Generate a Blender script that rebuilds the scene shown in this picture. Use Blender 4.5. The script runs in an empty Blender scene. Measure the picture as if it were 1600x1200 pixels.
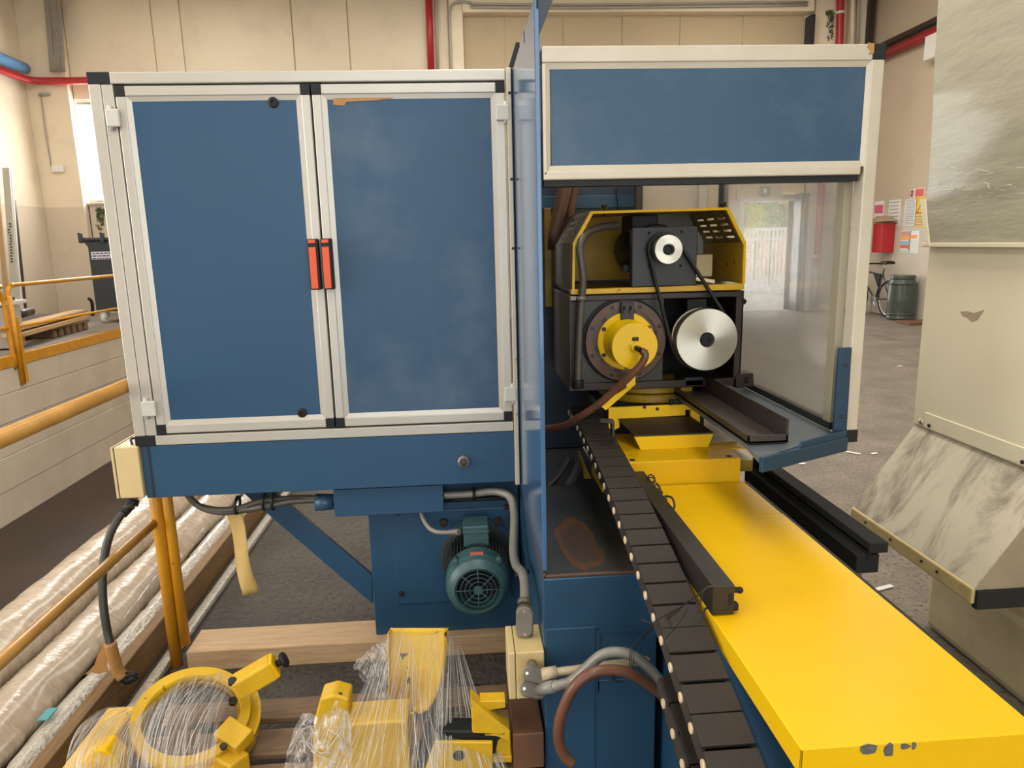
import bpy, bmesh, math, random
from mathutils import Vector, Matrix, noise
random.seed(7)
scene = bpy.context.scene
col = scene.collection
PI = math.pi

# ------------------------------------------------------------------ camera
F, PITCH, ROLL, YAW, H = 1102.5, .1972, -.02385, .06404, 1.55
cy_, sy_ = math.cos(YAW), math.sin(YAW); cp_, sp_ = math.cos(PITCH), math.sin(PITCH); cr_, sr_ = math.cos(ROLL), math.sin(ROLL)
FWD = Vector((sy_*cp_, cy_*cp_, -sp_)); _r = Vector((cy_, -sy_, 0)); _u = _r.cross(FWD)
RGT = cr_*_r + sr_*_u; UPV = -sr_*_r + cr_*_u
CAM = Vector((0, 0, H))
cd = bpy.data.cameras.new('camera'); cam = bpy.data.objects.new('camera', cd); col.objects.link(cam)
cd.sensor_fit = 'HORIZONTAL'; cd.sensor_width = 36; cd.lens = 36*F/1600; cd.clip_start = .05; cd.clip_end = 300
m3 = Matrix((RGT, UPV, -FWD)).transposed()
cam.matrix_world = Matrix.Translation(CAM) @ m3.to_4x4()
scene.camera = cam
# ------------------------------------------------------------------ world, lights, exposure
scene.view_settings.view_transform = 'Standard'; scene.view_settings.look = 'None'
scene.view_settings.gamma = 1; scene.view_settings.use_curve_mapping = False
scene.view_settings.exposure = 0.06
w = bpy.data.worlds.new('overcast_sky'); scene.world = w; w.use_nodes = True
bg = w.node_tree.nodes['Background']; bg.inputs[0].default_value = (.93, .97, 1, 1); bg.inputs[1].default_value = 3.2
def area(name, loc, rot, sx, sy, power, color):
    l = bpy.data.lights.new(name, 'AREA'); l.shape = 'RECTANGLE'; l.size = sx; l.size_y = sy; l.energy = power; l.color = color
    o = bpy.data.objects.new(name, l); o.location = loc; o.rotation_euler = rot; col.objects.link(o); return o
# skylight strips in the roof and the open hall doors behind the photographer
area('skylight_light', (-4.5, 4.6, 6.12), (0, 0, 0), 1.6, 17, 370, (1, .95, .87))
area('skylight_light', (0.3, 4.6, 6.12), (0, 0, 0), 1.6, 17, 430, (1, .95, .87))
area('skylight_light', (5.1, 4.6, 6.12), (0, 0, 0), 1.6, 17, 520, (1, .95, .87))
area('hall_door_light', (1.2, -6.9, 2.6), (PI/2, 0, PI), 7, 4.6, 200, (1, .97, .92))
area('side_door_light', (-7.85, -1.0, 2.5), (PI/2, 0, -PI/2), 5.6, 4.0, 270, (1, .97, .92))
area('window_light', (-6.4, 14.75, 3.4), (-PI/2, 0, 0), 1.9, 1.7, 300, (1, .99, .97))
area('gate_light', (6.4, 14.95, 1.25), (-PI/2, 0, 0), .8, 2.1, 60, (1, .99, .97))

# ------------------------------------------------------------------ geometry helpers
def at(px, py, x=None, y=None, z=None):
    d = RGT*((px-800)/F) - UPV*((py-600)/F) + FWD
    if x is not None: t = x/d.x
    elif y is not None: t = y/d.y
    else: t = (z-H)/d.z
    return CAM + d*t
def ats(pts, **k): return [at(p[0], p[1], **k) for p in pts]

class MB:
    def __init__(s): s.bm = bmesh.new()
    def _add(s, bm2, smooth=False):
        if smooth:
            for f in bm2.faces: f.smooth = True
        me = bpy.data.meshes.new('t'); bm2.to_mesh(me); bm2.free(); s.bm.from_mesh(me); bpy.data.meshes.remove(me); return s
    def box(s, x0, x1, y0, y1, z0, z1, bev=0, M=None):
        b = bmesh.new(); bmesh.ops.create_cube(b, size=1)
        for v in b.verts:
            v.co = Vector(((x0+x1)/2+v.co.x*(x1-x0), (y0+y1)/2+v.co.y*(y1-y0), (z0+z1)/2+v.co.z*(z1-z0)))
        if bev: bmesh.ops.bevel(b, geom=list(b.edges), offset=bev, segments=2, affect='EDGES', profile=.5)
        if M: b.transform(M)
        return s._add(b)
    def prism(s, pts, vec, bev=0):
        """polygon pts (3D, planar) swept by vec"""
        b = bmesh.new(); vec = Vector(vec)
        a = [b.verts.new(Vector(p)) for p in pts]; c = [b.verts.new(Vector(p)+vec) for p in pts]
        n = len(pts)
        b.faces.new(a); b.faces.new(c[::-1])
        for i in range(n): b.faces.new((a[i], c[i], c[(i+1) % n], a[(i+1) % n]))
        bmesh.ops.recalc_face_normals(b, faces=b.faces)
        if bev: bmesh.ops.bevel(b, geom=list(b.edges), offset=bev, segments=2, affect='EDGES', profile=.5)
        return s._add(b)
    def cyl(s, p0, p1, r0, r1=None, n=32, caps=True, bev=0):
        p0, p1 = Vector(p0), Vector(p1); r1 = r0 if r1 is None else r1
        ax = p1-p0; L = ax.length; b = bmesh.new()
        bmesh.ops.create_cone(b, cap_ends=caps, segments=n, radius1=r0, radius2=r1, depth=L)
        for f in b.faces: f.smooth = len(f.verts) == 4
        if bev:
            es = [e for e in b.edges if any(len(f.verts) > 4 for f in e.link_faces)]
            bmesh.ops.bevel(b, geom=es, offset=bev, segments=2, affect='EDGES', profile=.5)
        b.transform(Matrix.Translation((p0+p1)/2) @ ax.to_track_quat('Z', 'Y').to_matrix().to_4x4())
        return s._add(b)
    def lathe(s, prof, p0, axis, n=48):
        """prof: list of (dist along axis, radius)"""
        b = bmesh.new(); rings = []
        for d, r in prof:
            rings.append([b.verts.new((r*math.cos(2*PI*i/n), r*math.sin(2*PI*i/n), d)) for i in range(n)])
        for k in range(len(rings)-1):
            for i in range(n):
                j = (i+1) % n
                f = b.faces.new((rings[k][i], rings[k][j], rings[k+1][j], rings[k+1][i]))
        if prof[0][1] > 1e-4: b.faces.new(rings[0][::-1])
        if prof[-1][1] > 1e-4: b.faces.new(rings[-1])
        bmesh.ops.remove_doubles(b, verts=b.verts, dist=1e-6)
        bmesh.ops.recalc_face_normals(b, faces=b.faces)
        b.transform(Matrix.Translation(Vector(p0)) @ Vector(axis).to_track_quat('Z', 'Y').to_matrix().to_4x4())
        return s._add(b)
    def ring(s, p0, axis, ro, ri, t, n=48):
        b = bmesh.new(); R = []
        for r, d in ((ri, 0), (ro, 0), (ro, t), (ri, t)):
            R.append([b.verts.new((r*math.cos(2*PI*i/n), r*math.sin(2*PI*i/n), d)) for i in range(n)])
        for k in range(4):
            for i in range(n):
                j = (i+1) % n; f = b.faces.new((R[k][i], R[k][j], R[(k+1) % 4][j], R[(k+1) % 4][i])); f.smooth = k in (1, 3)
        bmesh.ops.recalc_face_normals(b, faces=b.faces)
        b.transform(Matrix.Translation(Vector(p0)) @ Vector(axis).to_track_quat('Z', 'Y').to_matrix().to_4x4())
        me = bpy.data.meshes.new('t'); b.to_mesh(me); b.free(); s.bm.from_mesh(me); bpy.data.meshes.remove(me); return s
    def tube(s, pts, r, n=12, sub=6, ribs=0, closed=False, flat=None):
        """smooth tube through points (Catmull-Rom); ribs: corrugation pitch"""
        P = [Vector(p) for p in pts]
        if sub > 1 and len(P) > 2:
            Q = []
            for i in range(len(P)-1):
                a = P[i-1] if i else P[0]*2-P[1]; b_, c = P[i], P[i+1]; d = P[i+2] if i+2 < len(P) else P[-1]*2-P[-2]
                for k in range(sub):
                    t = k/sub; Q.append(.5*((2*b_)+(c-a)*t+(2*a-5*b_+4*c-d)*t*t+(3*b_-a-3*c+d)*t*t*t))
            Q.append(P[-1]); P = Q
        rad = [r]*len(P)
        if ribs:
            L = [0]
            for i in range(len(P)-1): L.append(L[-1]+(P[i+1]-P[i]).length)
            N = max(4, min(400, int(L[-1]/ribs)*2)); Q = []; k = 0
            for i in range(N+1):
                t = L[-1]*i/N
                while k < len(P)-2 and L[k+1] < t: k += 1
                f = (t-L[k])/max(1e-9, L[k+1]-L[k]); Q.append(P[k].lerp(P[k+1], min(1, f)))
            P = Q; rad = [r if i % 2 else r*.88 for i in range(len(P))]
        b = bmesh.new(); rings = []; nrm = None
        for i, p in enumerate(P):
            t = (P[min(i+1, len(P)-1)]-P[max(i-1, 0)]).normalized()
            if nrm is None: nrm = t.orthogonal().normalized()
            else: nrm = (nrm - t*nrm.dot(t)).normalized()
            bn = t.cross(nrm)
            rings.append([b.verts.new(p+(nrm*math.cos(2*PI*j/n)+bn*math.sin(2*PI*j/n))*rad[i]) for j in range(n)])
        for i in range(len(rings)-1):
            for j in range(n):
                f = b.faces.new((rings[i][j], rings[i][(j+1) % n], rings[i+1][(j+1) % n], rings[i+1][j])); f.smooth = True
        b.faces.new(rings[0][::-1]); b.faces.new(rings[-1])
        me = bpy.data.meshes.new('t'); b.to_mesh(me); b.free(); s.bm.from_mesh(me); bpy.data.meshes.remove(me); return s
    def sphere(s, p, r, sc=(1, 1, 1), n=16):
        b = bmesh.new(); bmesh.ops.create_uvsphere(b, u_segments=n, v_segments=n//2+2, radius=r)
        for v in b.verts: v.co = Vector((v.co.x*sc[0], v.co.y*sc[1], v.co.z*sc[2]))+Vector(p)
        return s._add(b, True)
    def grid(s, fn, nu, nv, smooth=True, uv=True):
        b = bmesh.new(); V = [[b.verts.new(fn(i/nu, j/nv)) for j in range(nv+1)] for i in range(nu+1)]
        lay = b.loops.layers.uv.new('UVMap')
        for i in range(nu):
            for j in range(nv):
                f = b.faces.new((V[i][j], V[i+1][j], V[i+1][j+1], V[i][j+1])); f.smooth = smooth
                for l, (a, c) in zip(f.loops, ((i, j), (i+1, j), (i+1, j+1), (i, j+1))): l[lay].uv = (a/nu, c/nv)
        return s._add(b)

def root(name, label, cat, loc, group=None):
    o = bpy.data.objects.new(name, None); o.empty_display_size = .05; o.location = loc; col.objects.link(o)
    o['label'] = label; o['category'] = cat
    if group: o['group'] = group
    return o
ORG = {}
def part(name, mb, mat, parent=None, label=None, kind=None):
    """one mesh object; its world-space geometry is re-based on its thing's origin"""
    me = bpy.data.meshes.new(name); off = Vector((0, 0, 0)); p = parent
    while p is not None: off = off + p.location; p = p.parent
    mb.bm.transform(Matrix.Translation(-off)); mb.bm.to_mesh(me); mb.bm.free()
    for m_ in (mat if isinstance(mat, (list, tuple)) else [mat]): me.materials.append(m_)
    o = bpy.data.objects.new(name, me); col.objects.link(o)
    if parent: o.parent = parent
    if label: o['label'] = label
    if kind: o['kind'] = kind
    return o
def recentre(o, c):
    off = Vector((0, 0, 0)); p = o.parent
    while p is not None: off = off + p.location; p = p.parent
    d = Vector(c)-off; o.data.transform(Matrix.Translation(-d)); o.location = d
def single(name, mb, mat, label, cat, loc=None, group=None, kind=None):
    """a thing that is one mesh, its origin at loc"""
    me = bpy.data.meshes.new(name)
    if loc is None:
        mb.bm.verts.ensure_lookup_table(); n = len(mb.bm.verts); c = sum((v.co for v in mb.bm.verts), Vector())/n
        loc = Vector((c.x, c.y, min(v.co.z for v in mb.bm.verts)))
    loc = Vector(loc); mb.bm.transform(Matrix.Translation(-loc)); mb.bm.to_mesh(me); mb.bm.free(); me.materials.append(mat)
    o = bpy.data.objects.new(name, me); o.location = loc; col.objects.link(o)
    o['label'] = label; o['category'] = cat
    if group: o['group'] = group
    if kind: o['kind'] = kind
    return o
def struct(name, mb, mat, parent=None):
    o = part(name, mb, mat, parent)
    if not parent: o['kind'] = 'structure'
    return o

# ------------------------------------------------------------------ materials
def mat(name, c, rough=.5, metal=0, c2=None, scale=6, amt=.5, bump=0, bscale=None, coat=0, detail=6, stretch=None, spec=.5, lo=.35, hi=.7, rvar=0):
    m = bpy.data.materials.new(name); m.use_nodes = True; nt = m.node_tree; b = nt.nodes['Principled BSDF']
    b.inputs['Roughness'].default_value = rough; b.inputs['Metallic'].default_value = metal
    b.inputs['Base Color'].default_value = (*c, 1); b.inputs['Specular IOR Level'].default_value = spec
    if coat: b.inputs['Coat Weight'].default_value = coat; b.inputs['Coat Roughness'].default_value = .12
    tc = nt.nodes.new('ShaderNodeTexCoord'); mp = nt.nodes.new('ShaderNodeMapping'); nt.links.new(tc.outputs['Object'], mp.inputs[0])
    if stretch: mp.inputs['Scale'].default_value = stretch
    if c2:
        n = nt.nodes.new('ShaderNodeTexNoise'); n.inputs['Scale'].default_value = scale; n.inputs['Detail'].default_value = detail; n.inputs['Roughness'].default_value = .62
        nt.links.new(mp.outputs[0], n.inputs['Vector'])
        r = nt.nodes.new('ShaderNodeMapRange'); r.inputs[1].default_value = lo; r.inputs[2].default_value = hi; r.inputs[3].default_value = 0; r.inputs[4].default_value = amt
        nt.links.new(n.outputs[0], r.inputs[0])
        x = nt.nodes.new('ShaderNodeMix'); x.data_type = 'RGBA'; x.inputs[6].default_value = (*c, 1); x.inputs[7].default_value = (*c2, 1)
        nt.links.new(r.outputs[0], x.inputs[0]); nt.links.new(x.outputs[2], b.inputs['Base Color'])
        if rvar:
            r2 = nt.nodes.new('ShaderNodeMapRange'); r2.inputs[3].default_value = rough; r2.inputs[4].default_value = rough+rvar
            nt.links.new(n.outputs[0], r2.inputs[0]); nt.links.new(r2.outputs[0], b.inputs['Roughness'])
    if bump:
        n2 = nt.nodes.new('ShaderNodeTexNoise'); n2.inputs['Scale'].default_value = bscale or scale*4; n2.inputs['Detail'].default_value = 5
        nt.links.new(mp.outputs[0], n2.inputs['Vector'])
        bp = nt.nodes.new('ShaderNodeBump'); bp.inputs['Strength'].default_value = bump; bp.inputs['Distance'].default_value = .02
        nt.links.new(n2.outputs[0], bp.inputs['Height']); nt.links.new(bp.outputs[0], b.inputs['Normal'])
    return m
def chips(m, c, scale=30, thr=.72, soft=.02, low=3.0):
    """worn chips: second colour where a fine noise crosses a threshold"""
    nt = m.node_tree; b = nt.nodes['Principled BSDF']; src = b.inputs['Base Color'].links[0].from_socket if b.inputs['Base Color'].links else None
    tc = nt.nodes.new('ShaderNodeTexCoord'); n = nt.nodes.new('ShaderNodeTexNoise'); n.inputs['Scale'].default_value = scale; n.inputs['Detail'].default_value = 4
    nt.links.new(tc.outputs['Object'], n.inputs['Vector'])
    r = nt.nodes.new('ShaderNodeMapRange'); r.inputs[1].default_value = thr; r.inputs[2].default_value = thr+soft
    nt.links.new(n.outputs[0], r.inputs[0])
    x = nt.nodes.new('ShaderNodeMix'); x.data_type = 'RGBA'; x.inputs[6].default_value = b.inputs['Base Color'].default_value; x.inputs[7].default_value = (*c, 1)
    if src: nt.links.new(src, x.inputs[6])
    nt.links.new(r.outputs[0], x.inputs[0]); nt.links.new(x.outputs[2], b.inputs['Base Color']); return m

M = {}
M['blue'] = mat('blue_paint', (.021, .072, .144), .36, spec=.4, c2=(.027, .077, .142), scale=2.2, amt=.6, rvar=.12)
M['blue_dusty'] = mat('dusty_blue_paint', (.024, .072, .138), .36, spec=.4, c2=(.17, .21, .25), scale=3.4, amt=.36, lo=.46, hi=.75, rvar=.15)
M['blue_gloss'] = mat('glossy_blue_paint', (.055, .135, .27), .13, c2=(.065, .15, .28), scale=2, amt=.5, spec=.7)
M['blue_base'] = chips(mat('machine_base_blue', (.022, .074, .142), .34, c2=(.017, .055, .104), scale=3, amt=.7), (.35, .36, .36), 38, .78)
M['yellow'] = chips(mat('yellow_enamel', (.80, .485, .001), .33, c2=(.74, .42, .002), scale=2.2, amt=.8, rvar=.12, spec=.35), (.10, .06, .02), 46, .79)
M['yellow_lit'] = mat('lit_yellow_enamel', (.93, .60, .0), .3, c2=(.88, .54, .0), scale=4, amt=.6, spec=.4)  # same yellow enamel, colour raised to stand in for stronger light on the workhead
M['yellow_worn'] = chips(mat('worn_yellow_paint', (.72, .44, .012), .42, c2=(.40, .22, .015), scale=7, amt=.6), (.05, .045, .04), 22, .68)
M['yellow_dirty'] = mat('oily_yellow_paint', (.40, .25, .008), .35, c2=(.10, .055, .010), scale=6, amt=.9)
M['orange_steel'] = chips(mat('safety_orange_paint', (.66, .30, .012), .38, c2=(.50, .20, .01), scale=9, amt=.7), (.16, .06, .02), 30, .74)
M['rail'] = mat('worn_rail_paint', (.55, .29, .055), .34, c2=(.40, .17, .04), scale=9, amt=.8)
M['alu'] = mat('cream_aluminium_profile', (.53, .50, .44), .33, .25, c2=(.47, .44, .385), scale=5, amt=.6, stretch=(1, 1, 1))
M['alu_old'] = chips(mat('worn_cream_profile', (.55, .50, .41), .4, .1, c2=(.45, .395, .305), scale=7, amt=.6), (.16, .10, .05), 40, .75)
M['hinge'] = mat('hinge_plastic', (.56, .54, .48), .42)
M['black'] = mat('black_plastic', (.011, .012, .014), .5, spec=.3)
M['dark'] = mat('dark_void', (.006, .006, .007), .8)
M['rubber'] = mat('black_rubber_belt', (.012, .012, .012), .65)
M['red_handle'] = mat('orange_red_handle', (.70, .085, .02), .38)
M['cream'] = mat('cream_box_paint', (.64, .50, .25), .42, c2=(.55, .42, .20), scale=8, amt=.5)
M['cream_dirty'] = chips(mat('dirty_cream_box', (.66, .51, .24), .45, c2=(.42, .28, .10), scale=14, amt=.5), (.12, .08, .04), 26, .74)
M['brown_cast'] = mat('oily_brown_casting', (.042, .025, .019), .42, c2=(.02, .013, .010), scale=7, amt=.8)
M['brown_ring'] = mat('oily_brown_flange', (.10, .052, .034), .35, .35, c2=(.05, .03, .025), scale=11, amt=.8)
M['green_plate'] = mat('grey_green_plate', (.035, .038, .029), .45, c2=(.03, .03, .025), scale=6, amt=.7)
M['charcoal'] = mat('charcoal_plate', (.026, .026, .028), .45, c2=(.018, .018, .020), scale=8, amt=.5)
M['steel'] = mat('turned_aluminium', (.62, .585, .49), .36, .9, c2=(.6, .56, .47), scale=60, amt=.4)
def radial_brushed(m):
    nt = m.node_tree; b = nt.nodes['Principled BSDF']; t = nt.nodes.new('ShaderNodeTangent'); t.direction_type = 'RADIAL'; t.axis = 'Y'
    b.inputs['Anisotropic'].default_value = .85; nt.links.new(t.outputs[0], b.inputs['Tangent']); return m
radial_brushed(M['steel'])
M['bolt'] = mat('dark_bolt', (.045, .04, .036), .4, .7)
M['zinc'] = mat('zinc_screw', (.55, .52, .46), .35, .9)
M['conduit'] = mat('grey_conduit', (.115, .10, .08), .42, .1, c2=(.055, .048, .04), scale=12, amt=.5)
M['conduit_pale'] = mat('pale_conduit', (.25, .24, .21), .38, .1, c2=(.17, .16, .135), scale=12, amt=.6)
M['conduit_cream'] = mat('cream_conduit', (.50, .42, .27), .45, c2=(.33, .26, .16), scale=14, amt=.6)
M['conduit_dark'] = mat('dark_conduit', (.12, .11, .09), .38, .2, c2=(.06, .055, .045), scale=9, amt=.6)
M['fitting'] = mat('cast_conduit_fitting', (.24, .215, .18), .48, .4, c2=(.13, .11, .09), scale=18, amt=.7)
M['hose_brown'] = mat('brown_hose', (.16, .065, .035), .36, c2=(.07, .03, .018), scale=12, amt=.6)
M['cable'] = mat('black_cable', (.03, .028, .024), .42, c2=(.075, .07, .06), scale=9, amt=.5)
M['chain'] = mat('brown_black_chain', (.030, .024, .019), .58, spec=.3, c2=(.02, .016, .013), scale=9, amt=.6, bump=.1, bscale=200)
M['chain_side'] = mat('chain_side_plate', (.030, .025, .024), .5)
M['pin'] = mat('cream_chain_pin', (.72, .56, .36), .45, c2=(.4, .3, .18), scale=60, amt=.5)
M['rail_steel'] = mat('painted_black_bar', (.022, .019, .017), .36, .2, c2=(.04, .034, .03), scale=8, amt=.6)
M['blue_dark'] = mat('dark_blue_bracket_paint', (.014, .046, .088), .38, c2=(.010, .034, .066), scale=5, amt=.6, spec=.4)
M['hood_skin'] = mat('dark_hood_skin', (.060, .047, .020), .42, c2=(.022, .018, .012), scale=7, amt=.8)  # darker brown-yellow for the left outer side of the hood
M['tray'] = mat('grey_blue_tray', (.095, .115, .13), .42, c2=(.09, .105, .115), scale=5, amt=.6)
M['trough'] = mat('dark_brown_trough', (.042, .031, .025), .42, c2=(.024, .018, .015), scale=6, amt=.7)
M['motor'] = mat('teal_motor_paint', (.042, .10, .106), .38, c2=(.033, .075, .08), scale=9, amt=.6)
M['motor_dark'] = mat('dark_motor_body', (.02, .03, .03), .55)
M['red_label'] = mat('red_label', (.55, .06, .05), .5, c2=(.5, .3, .28), scale=60, amt=.6)
M['rust'] = mat('rusty_pipe', (.13, .065, .04), .5, c2=(.06, .03, .02), scale=10, amt=.7)
M['tape'] = mat('masking_tape', (.62, .43, .15), .6, c2=(.50, .32, .10), scale=18, amt=.6)
M['tape_old'] = mat('old_brown_tape', (.42, .21, .06), .5, c2=(.30, .14, .04), scale=30, amt=.7)
M['film'] = None
M['timber'] = mat('pale_timber', (.56, .38, .21), .65, c2=(.38, .23, .12), scale=5, amt=.7, stretch=(1.2, 14, 14), bump=.15, bscale=14)
M['timber_dark'] = mat('brown_timber', (.21, .115, .035), .62, c2=(.12, .06, .02), scale=5, amt=.8, stretch=(10, 1, 10), bump=.2, bscale=12)
M['pallet'] = mat('dirty_pallet_wood', (.23, .145, .08), .7, c2=(.11, .066, .036), scale=6, amt=.8, stretch=(1.5, 12, 12))
M['rust_plate'] = mat('rusty_board', (.17, .075, .035), .6, c2=(.06, .03, .02), scale=9, amt=.8)
M['wood_light'] = mat('light_board_wood', (.62, .42, .22), .6, c2=(.48, .29, .14), scale=6, amt=.6, stretch=(12, 1.2, 12))
M['grey_mach'] = mat('greige_machine_paint', (.80, .735, .53), .5, c2=(.72, .65, .455), scale=2.5, amt=.7)
M['machine_base'] = mat('cream_machine_base', (.76, .65, .40), .45, c2=(.50, .41, .24), scale=3, amt=.8)
M['machine_side'] = mat('greige_hood_side', (.42, .355, .24), .55, c2=(.30, .24, .16), scale=5, amt=.6)
M['red'] = mat('red_pipe_paint', (.46, .02, .026), .35, c2=(.38, .02, .025), scale=8, amt=.5)
M['bluepipe'] = mat('blue_pipe_paint', (.10, .28, .52), .35)
M['greypipe'] = mat('grey_pipe', (.40, .37, .32), .5)
M['cables'] = mat('grey_cable_bundle', (.34, .31, .26), .6, c2=(.17, .15, .125), scale=20, amt=.7, stretch=(6, 6, .6))
M['bin'] = mat('anthracite_bin_plastic', (.045, .052, .06), .5)
M['white'] = mat('white_plastic', (.75, .74, .71), .45)
M['offwhite'] = mat('offwhite_paint', (.72, .70, .64), .5)
M['board'] = mat('pale_leaning_board', (.50, .47, .40), .55, c2=(.42, .39, .32), scale=6, amt=.6)
M['green_sign'] = mat('green_sign', (.01, .16, .09), .5)
M['box_card'] = mat('cardboard', (.36, .25, .15), .7)
M['barrel'] = mat('grey_green_barrel', (.045, .055, .042), .32, c2=(.085, .10, .08), scale=20, amt=.6)
M['tyre'] = mat('bicycle_tyre', (.015, .015, .015), .7)
M['chrome'] = mat('bicycle_chrome', (.6, .6, .58), .25, 1)
M['bikeframe'] = mat('black_bicycle_paint', (.02, .02, .022), .3)
M['leaf'] = mat('green_shrub_leaves', (.10, .22, .05), .7, c2=(.22, .36, .07), scale=5, amt=.8)
M['leaf_y'] = mat('yellow_shrub_leaves', (.55, .50, .06), .7, c2=(.35, .42, .06), scale=5, amt=.8)
M['house'] = mat('ochre_house_wall', (.62, .45, .26), .8)
M['glasspane'] = mat('dark_window_glass', (.06, .07, .08), .1)
M['teal_tape'] = mat('teal_tape', (.06, .30, .34), .5)

def mat_concrete(name, c, c2, scale, bump, bscale, rough=.75, c3=None, amt=.8, joint=0):
    m = mat(name, c, rough, c2=c2, scale=scale, amt=amt, bump=bump, bscale=bscale, detail=10)
    return m
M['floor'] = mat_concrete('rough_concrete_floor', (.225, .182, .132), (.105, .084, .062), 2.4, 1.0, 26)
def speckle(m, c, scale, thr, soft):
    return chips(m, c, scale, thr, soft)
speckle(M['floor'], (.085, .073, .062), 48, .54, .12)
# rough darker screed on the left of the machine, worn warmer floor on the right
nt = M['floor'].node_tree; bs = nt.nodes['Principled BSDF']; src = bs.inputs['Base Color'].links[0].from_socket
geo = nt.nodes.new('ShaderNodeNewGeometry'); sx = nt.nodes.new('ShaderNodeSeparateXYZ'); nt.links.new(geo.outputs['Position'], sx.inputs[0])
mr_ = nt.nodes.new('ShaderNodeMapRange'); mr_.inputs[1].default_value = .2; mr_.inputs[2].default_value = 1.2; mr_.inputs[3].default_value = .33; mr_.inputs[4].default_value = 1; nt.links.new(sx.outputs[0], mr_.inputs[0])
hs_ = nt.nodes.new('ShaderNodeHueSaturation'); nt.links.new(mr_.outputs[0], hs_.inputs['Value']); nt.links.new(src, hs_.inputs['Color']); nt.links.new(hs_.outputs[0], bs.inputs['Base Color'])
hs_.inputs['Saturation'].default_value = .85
M['pit'] = mat_concrete('brown_pit_floor', (.050, .030, .020), (.026, .016, .012), 1.1, .15, 12, .5)
M['pitwall'] = mat_concrete('whitewashed_pit_wall', (.68, .585, .46), (.54, .45, .35), 1.6, .12, 6)
M['platform'] = mat_concrete('grey_platform_floor', (.30, .265, .225), (.22, .19, .16), 2, .1, 10)
M['paving'] = mat_concrete('outdoor_paving', (.55, .50, .42), (.46, .41, .34), 3, .1, 10)

def mat_wall(name, upper, lower, zsplit, dirt=(.30, .25, .18)):
    """two-tone wall paint: beige above zsplit (world height), greyer below, with faint dirt"""
    m = mat(name, upper, .7, c2=dirt, scale=1.3, amt=.30, lo=.5, hi=.8, bump=.05, bscale=8, detail=9)
    nt = m.node_tree; b = nt.nodes['Principled BSDF']
    geo = nt.nodes.new('ShaderNodeNewGeometry'); sx = nt.nodes.new('ShaderNodeSeparateXYZ'); nt.links.new(geo.outputs['Position'], sx.inputs[0])
    g = nt.nodes.new('ShaderNodeMath'); g.operation = 'GREATER_THAN'; g.inputs[1].default_value = zsplit; nt.links.new(sx.outputs[2], g.inputs[0])
    x = nt.nodes.new('ShaderNodeMix'); x.data_type = 'RGBA'; x.inputs[6].default_value = (*lower, 1); x.inputs[7].default_value = (*upper, 1)
    nt.links.new(g.outputs[0], x.inputs[0])
    for n in nt.nodes:
        if n.type == 'MIX' and n is not x: nt.links.new(x.outputs[2], n.inputs[6])
    return m
M['wall'] = mat_wall('beige_wall_paint', (.82, .715, .545), (.66, .565, .44), 2.42)
M['wall_r'] = mat_wall('right_wall_paint', (.53, .435, .32), (.58, .52, .43), 2.05)
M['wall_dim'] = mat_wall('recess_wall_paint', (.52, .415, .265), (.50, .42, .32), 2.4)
M['ceil'] = mat('pale_ceiling', (.62, .57, .48), .8)

def mat_haze(name, dens, tint, rough=.15, scratch=0):
    m = bpy.data.materials.new(name); m.use_nodes = True; nt = m.node_tree; nt.nodes.clear()
    out = nt.nodes.new('ShaderNodeOutputMaterial'); tr = nt.nodes.new('ShaderNodeBsdfTransparent'); tr.inputs[0].default_value = (.97, .97, .97, 1)
    df = nt.nodes.new('ShaderNodeBsdfDiffuse'); df.inputs[0].default_value = (*tint, 1)
    tl = nt.nodes.new('ShaderNodeBsdfTranslucent'); tl.inputs[0].default_value = (*tint, 1)
    a = nt.nodes.new('ShaderNodeMixShader'); a.inputs[0].default_value = .5; nt.links.new(df.outputs[0], a.inputs[1]); nt.links.new(tl.outputs[0], a.inputs[2])
    mx = nt.nodes.new('ShaderNodeMixShader'); nt.links.new(tr.outputs[0], mx.inputs[1]); nt.links.new(a.outputs[0], mx.inputs[2])
    tc = nt.nodes.new('ShaderNodeTexCoord'); n = nt.nodes.new('ShaderNodeTexNoise'); n.inputs['Scale'].default_value = 4; n.inputs['Detail'].default_value = 8
    mp = nt.nodes.new('ShaderNodeMapping'); mp.inputs['Scale'].default_value = (1, 1, 1.6); nt.links.new(tc.outputs['Object'], mp.inputs[0]); nt.links.new(mp.outputs[0], n.inputs['Vector'])
    r = nt.nodes.new('ShaderNodeMapRange'); r.inputs[1].default_value = .3; r.inputs[2].default_value = .75; r.inputs[3].default_value = dens*.7; r.inputs[4].default_value = dens*1.5
    nt.links.new(n.outputs[0], r.inputs[0]); nt.links.new(r.outputs[0], mx.inputs[0])
    gl = nt.nodes.new('ShaderNodeBsdfGlossy'); gl.inputs['Roughness'].default_value = rough
    fr = nt.nodes.new('ShaderNodeFresnel'); fr.inputs[0].default_value = 1.35
    fm = nt.nodes.new('ShaderNodeMath'); fm.operation = 'MULTIPLY'; fm.inputs[1].default_value = .6; nt.links.new(fr.outputs[0], fm.inputs[0])
    m2 = nt.nodes.new('ShaderNodeMixShader'); nt.links.new(fm.outputs[0], m2.inputs[0]); nt.links.new(mx.outputs[0], m2.inputs[1]); nt.links.new(gl.outputs[0], m2.inputs[2])
    nt.links.new(m2.outputs[0], out.inputs[0]); return m
M['glass'] = mat_haze('scuffed_polycarbonate', .19, (.75, .73, .70))
M['frost'] = mat_haze('frosted_polycarbonate', .75, (.60, .57, .52))
M['window'] = mat_haze('bright_window_glass', .25, (.9, .9, .88))
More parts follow.
